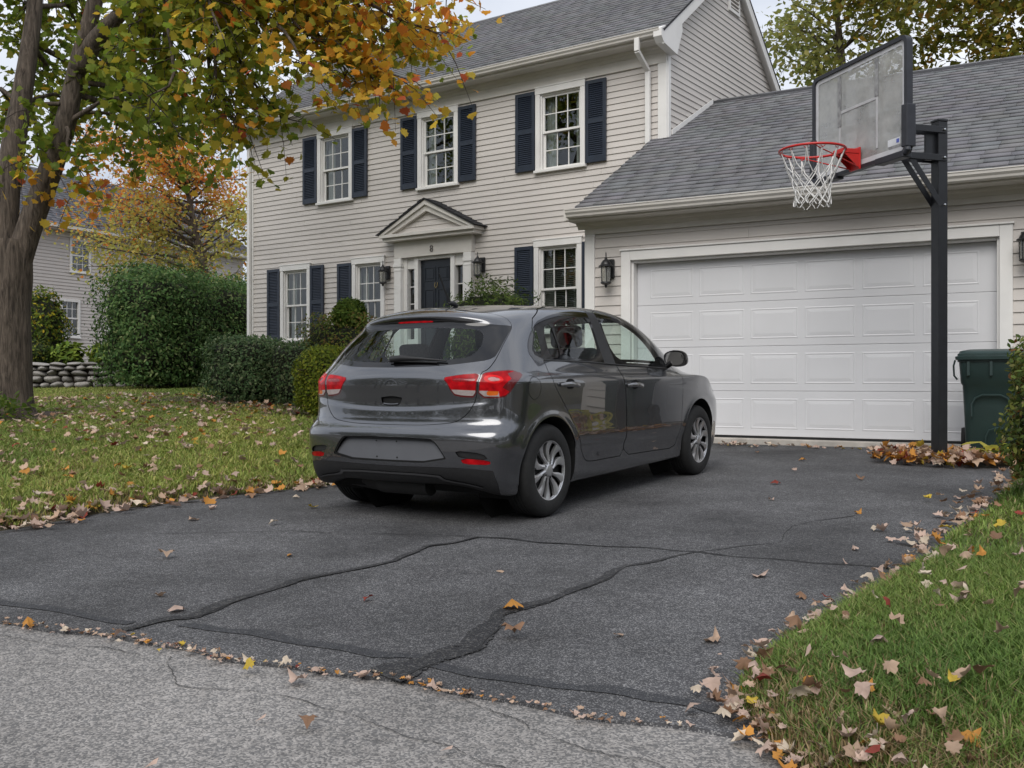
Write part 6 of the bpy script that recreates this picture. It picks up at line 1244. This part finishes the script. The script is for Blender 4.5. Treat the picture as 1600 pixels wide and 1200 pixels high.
grass('grass', DRIVE_L, [((-14, -6, 1.5, 9), 175000, .0055), ((-26, -6, 7, 18), 120000, .010)], 'green lawn grass left of the driveway under the maple', .04, [(.16, .225, .04), (.22, .29, .058), (.30, .345, .085), (.40, .39, .13)], [2, 4, 3.4, 2], 8, lambda P, d: np.clip(.35 - d * .8, .05, .4) + .10 * (noise2(P, 1.2, 3) > .35))
# ------------------------------------------------------------------ fallen leaves
TAN = [('tan', (.47, .33, .235)), ('pinkish tan', (.52, .38, .31)), ('pale cream', (.60, .50, .39)), ('orange', (.52, .24, .05)), ('brown', (.26, .15, .09)), ('yellow', (.50, .36, .05)), ('red', (.24, .045, .03))]
CW = np.array([4.2, 4.0, 1.8, 1.4, 2.0, .4, .35]); CW /= CW.sum()
lr = np.random.default_rng(91); shapes = {}
def leaf_shape(ci, vi):
    if (ci, vi) not in shapes:
        q = np.random.default_rng(200 + vi); T = (T_MAPLE, T_MAPLE, T_OVAL, T_MAPLE, T_MAPLE)[vi]; pts = T[0] * [1, q.uniform(.75, 1.05)]
        V, F, k = leaf_mesh(np.zeros((1, 3)), np.array([1.]), np.array([[1., 0, 0]]), np.array([[0, 0, 1.]]), (pts, T[1]), np.array([[1.0, -1.3, .8, -.9, 1.2][vi]]), fold=[.5, -.2, .35, .5, -.4][vi]); V[:, 0] -= .45; V += q.normal(size=V.shape) * [.03, .03, .06]; V[:, 2] -= V[:, 2].min()
        me = bpy.data.meshes.new('fallen_leaf'); me.from_pydata(V.tolist(), [], F.tolist()); me.shade_smooth(); me.materials.append(M['dry_leaf']); ca = me.color_attributes.new('Col', 'FLOAT_COLOR', 'POINT'); c = np.array(TAN[ci][1]); cc = np.ones((len(V), 4)); cc[:, :3] = np.clip(c * (1 + q.uniform(-.22, .15, (len(V), 1))), 0, 1); ca.data.foreach_set('color', cc.astype(np.float32).ravel()); shapes[ci, vi] = me
    return shapes[ci, vi]
stuff = []           # (x, y, z, size, tilt, colour)
def drop(P, place, single, size=(.055, .10), lift=.0, tilt=.45, cw=None):
    for x, y in P:
        ci = int(lr.choice(len(TAN), p=CW if cw is None else cw)); z = gz1(x, y) + lift * lr.uniform(.3, 1); s = lr.uniform(*size)
        pl = place
        if place.startswith('in the right lawn'): pl = place + (' near the road' if y < 2.75 else ' farther up' if y > 4.0 else '')
        elif place.startswith('along'): pl = place + (' near the road' if y < 3.3 else ' farther up' if y > 4.4 else '')
        if single:
            o = link('fallen_leaf', leaf_shape(ci, int(lr.integers(0, 5)))); o.location = (x, y, z + .002); o.scale = (s, s, s * lr.uniform(.6, 1.3)); o.rotation_euler = (lr.normal() * tilt, lr.normal() * tilt, lr.uniform(0, 6.28)); tag(o, '%s %s leaf lying %s' % (TAN[ci][0], 'large fallen' if s > .055 else 'small fallen' if s < .04 else 'fallen', pl), 'leaf', 'fallen leaves ' + place)
        else: stuff.append((x, y, z, s, tilt, ci))
P, d = scatter(DRIVE_R, (-1.4, 1.0, 1.9, 5.2), 2600, 101); k = lr.uniform(size=len(P)) < .08 + .40 * np.exp(-d / .18) + .22 * (P[:, 1] < 3.0); drop(P[k][:180], 'in the right lawn grass', True, (.032, .066), .065, .5)
P, d = scatter(DRIVE_R, (-1.4, 2.2, 5.2, 9.5), 1800, 102); k = lr.uniform(size=len(P)) < .10 + .3 * np.exp(-d / .15); drop(P[k][:260], 'x', False, (.04, .075), .06, .5)
# strewn along the edge of the drive, on the asphalt
q = lr.uniform(2.55, 5.6, 70); ed = np.array(DRIVE_R[:14])[::-1]; exx = np.interp(q, [p[1] for p in ed if p[1] < 9.4][0:13], [p[0] for p in ed if p[1] < 9.4][0:13]); drop(np.stack([exx - np.abs(lr.normal(size=70)) * .07 - .0, q], -1), 'along the right edge of the driveway', True, (.03, .062), .02, .35)
q = lr.uniform(5.6, 9.3, 80); exx = np.interp(q, [p[1] for p in ed if p[1] < 9.4][0:13], [p[0] for p in ed if p[1] < 9.4][0:13]); drop(np.stack([exx - np.abs(lr.normal(size=80)) * .14, q], -1), 'x', False, (.05, .09), .02, .3)
asph = [(-4.63, 3.30), (-4.97, 4.35), (-3.02, 3.18), (-2.87, 3.95), (-1.83, 3.28), (-2.15, 3.05), (-3.6, 2.62), (-1.55, 5.35), (-1.5, 5.0), (-1.75, 4.5), (-1.62, 6.0), (-1.9, 6.6), (-2.6, 6.9), (-2.9, 7.8), (-1.45, 4.2), (-1.5, 3.4), (-3.3, 9.6), (-4.0, 10.2), (-2.9, 10.5), (-3.6, 10.9), (-4.6, 10.9), (-3.1, 8.8), (-2.4, 8.4), (-5.6, 4.2), (-5.3, 5.0), (-5.9, 4.6), (-5.8, 5.3), (-4.1, 3.7), (-2.4, 3.4), (-3.9, 2.75)]
drop(np.array(asph), 'alone on the driveway asphalt', True, (.045, .085), .0, .22)
P = np.stack([lr.uniform(-4.6, -.9, 26), lr.uniform(1.2, 2.3, 26)], -1); drop(P[:12], 'on the grey road', True, (.035, .07), .0, .18)
x = lr.uniform(-4.9, -1.2, 60); drop(np.stack([x, edge_y(x) - lr.uniform(.0, .035, 60)], -1)[:21], 'in the joint between road and driveway', True, (.03, .055), .0, .2)
x = lr.uniform(-6.5, -1.2, 420); drop(np.stack([x, edge_y(x) - .012 + lr.normal(size=420) * .018], -1), 'x', False, (.008, .026), -.006, .2)
P, d = scatter(DRIVE_R, (-1.4, 1.2, 1.9, 3.0), 4000, 107); k = lr.uniform(size=len(P)) < np.exp(-d / .12) * .8; drop(P[k][:110], 'x', False, (.02, .05), .03, .5)
t_ = lr.uniform(0, 1, 90); drop(np.stack([np.interp(t_, [0, .4, .7, 1], [-1.22, -.93, -.6, -.1]), np.interp(t_, [0, .4, .7, 1], [2.86, 2.50, 2.25, 2.06])], -1) + lr.normal(size=(90, 2)) * .035, 'x', False, (.025, .055), .012, .4)
# left lawn, thicker towards the tree and along the drive's left edge
P, d = scatter(DRIVE_L, (-17, -6, 1.6, 11.5), 15000, 103); dens = .12 + .16 * (noise2(P, 1.7, 9) > .2) + .10 * np.clip((-7.5 - P[:, 0]) / 4, 0, 1); k = lr.uniform(size=len(P)) < dens; drop(P[k][:1900], 'x', False, (.05, .09), .06, .4)
q = lr.uniform(2.2, 8.5, 300); ed = np.array(DRIVE_L[:10])[::-1]; exx = np.interp(q, ed[:, 1], ed[:, 0]); drop(np.stack([exx - lr.normal(size=300) * .10 + .03, q], -1), 'x', False, (.05, .10), .025, .35)
# heap round the foot of the hoop post
n = 420; th = lr.uniform(0, 6.28, n); rr_ = np.sqrt(lr.uniform(0, 1, n)); P = np.stack([-2.02 + .78 * rr_ * np.cos(th), 9.98 + .42 * rr_ * np.sin(th) + .05 * np.cos(th)], -1); drop(P, 'x', False, (.06, .11), .10, .6, np.array([3, 2.2, .8, 2.6, 3, .8, .8]) / 13.2)
x = lr.uniform(-5.6, -1.5, 110); drop(np.stack([x, 11.05 + .096 * (x + 3.4) + lr.normal(size=110) * .09], -1), 'x', False, (.03, .07), .0, .3)
S = np.array([s_[:5] for s_ in stuff]); ci = np.array([s_[5] for s_ in stuff]); n = len(S); N = unit(np.concatenate([lr.normal(size=(n, 2)) * S[:, 4:5], np.ones((n, 1))], 1)); A = unit(np.concatenate([lr.normal(size=(n, 2)), np.zeros((n, 1))], 1))
V, F, k = leaf_mesh(S[:, :3] + [0, 0, .008], S[:, 3], A, N, T_MAPLE, lr.uniform(-1.6, 1.6, n), fold=.35); V = V + lr.normal(size=V.shape) * np.repeat(S[:, 3], k)[:, None] * [.035, .035, .06]; cols_ = np.array([c for _, c in TAN])[ci] * (1 + lr.uniform(-.25, .2, (n, 1)))
o = npmesh('leaf_litter', V, F, 'dry_leaf', colors=np.repeat(np.clip(cols_, 0, 1), k, 0), kind='stuff', smooth=True); tag(o, 'litter of small fallen leaves strewn over the lawns, drive edges and hoop foot', 'leaves')
# broad yellow leaves by the bin
yl = thing('yellow_leaved_plant', (-1.62, 10.05, gz1(-1.62, 10.05)), 'fading yellow broad-leaved plant between the hoop post and the bush', 'plant')
for kx in range(11):
    a = kx * 2.4 + .3; e = .25 + .25 * lr.uniform(); V, F, k = leaf_mesh(np.array([[.03 * math.cos(a), .03 * math.sin(a), .05 + .01 * kx]]), np.array([lr.uniform(.22, .32)]), np.array([[math.cos(a), math.sin(a), .45]]), unit(np.array([[-.4 * math.cos(a), -.4 * math.sin(a), 1.]])), (np.array([(0, 0), (.2, -.12), (.5, -.2), (.8, -.14), (1, 0), (.8, .14), (.5, .2), (.2, .12), (.5, 0)]), np.array([(8, i, (i + 1) % 8) for i in range(8)])), np.array([-.9]), fold=.3)
    npmesh('leaf', V, F, 'leaf', yl, colors=np.tile(palette([(.42, .36, .05), (.5, .44, .10), (.34, .36, .06), (.55, .5, .22)], 1), (k, 1)), smooth=True)
# weeds at the maple's foot
wd = thing('weed_tuft', (-12.25, 6.35, gz1(-12.25, 6.35)), 'small green weeds growing against the foot of the maple trunk', 'plant')
n = 260; P = lr.normal(size=(n, 3)) * [.28, .2, .09] + [0, 0, .16]; V, F, k = leaf_mesh(P, lr.uniform(.06, .12, n), unit(lr.normal(size=(n, 3)) + [0, 0, .4]), unit(lr.normal(size=(n, 3)) * .6 + [0, 0, .8]), T_OVAL); npmesh('foliage', V, F, 'leaf', wd, colors=np.repeat(palette([(.08, .13, .02), (.13, .18, .03), (.4, .32, .04)], n, [4, 3, .5]), k, 0), kind='stuff')
# planting bed along the house front
V, F = grid(np.linspace(-15.2, -6.6, 90), np.linspace(8.8, 13.4, 60), lambda x, y: x * 0); f_ = 9.85 + .35 * np.sin(V[:, 0] * .9 + 1) + .12 * np.sin(V[:, 0] * 3.1) - .0; V, fo, F = split(V, F, np.minimum(V[:, 1] - f_, V[:, 0] + 14.9 + .25 * np.sin(V[:, 1] * 3))); V, F = compact(V, F); V[:, 2] = gz(V[:, 0], V[:, 1]) + .03 + .012 * np.sin(V[:, 0] * 8) * np.sin(V[:, 1] * 9); structure(npmesh('planting_bed', V, F, 'mulch', smooth=True))
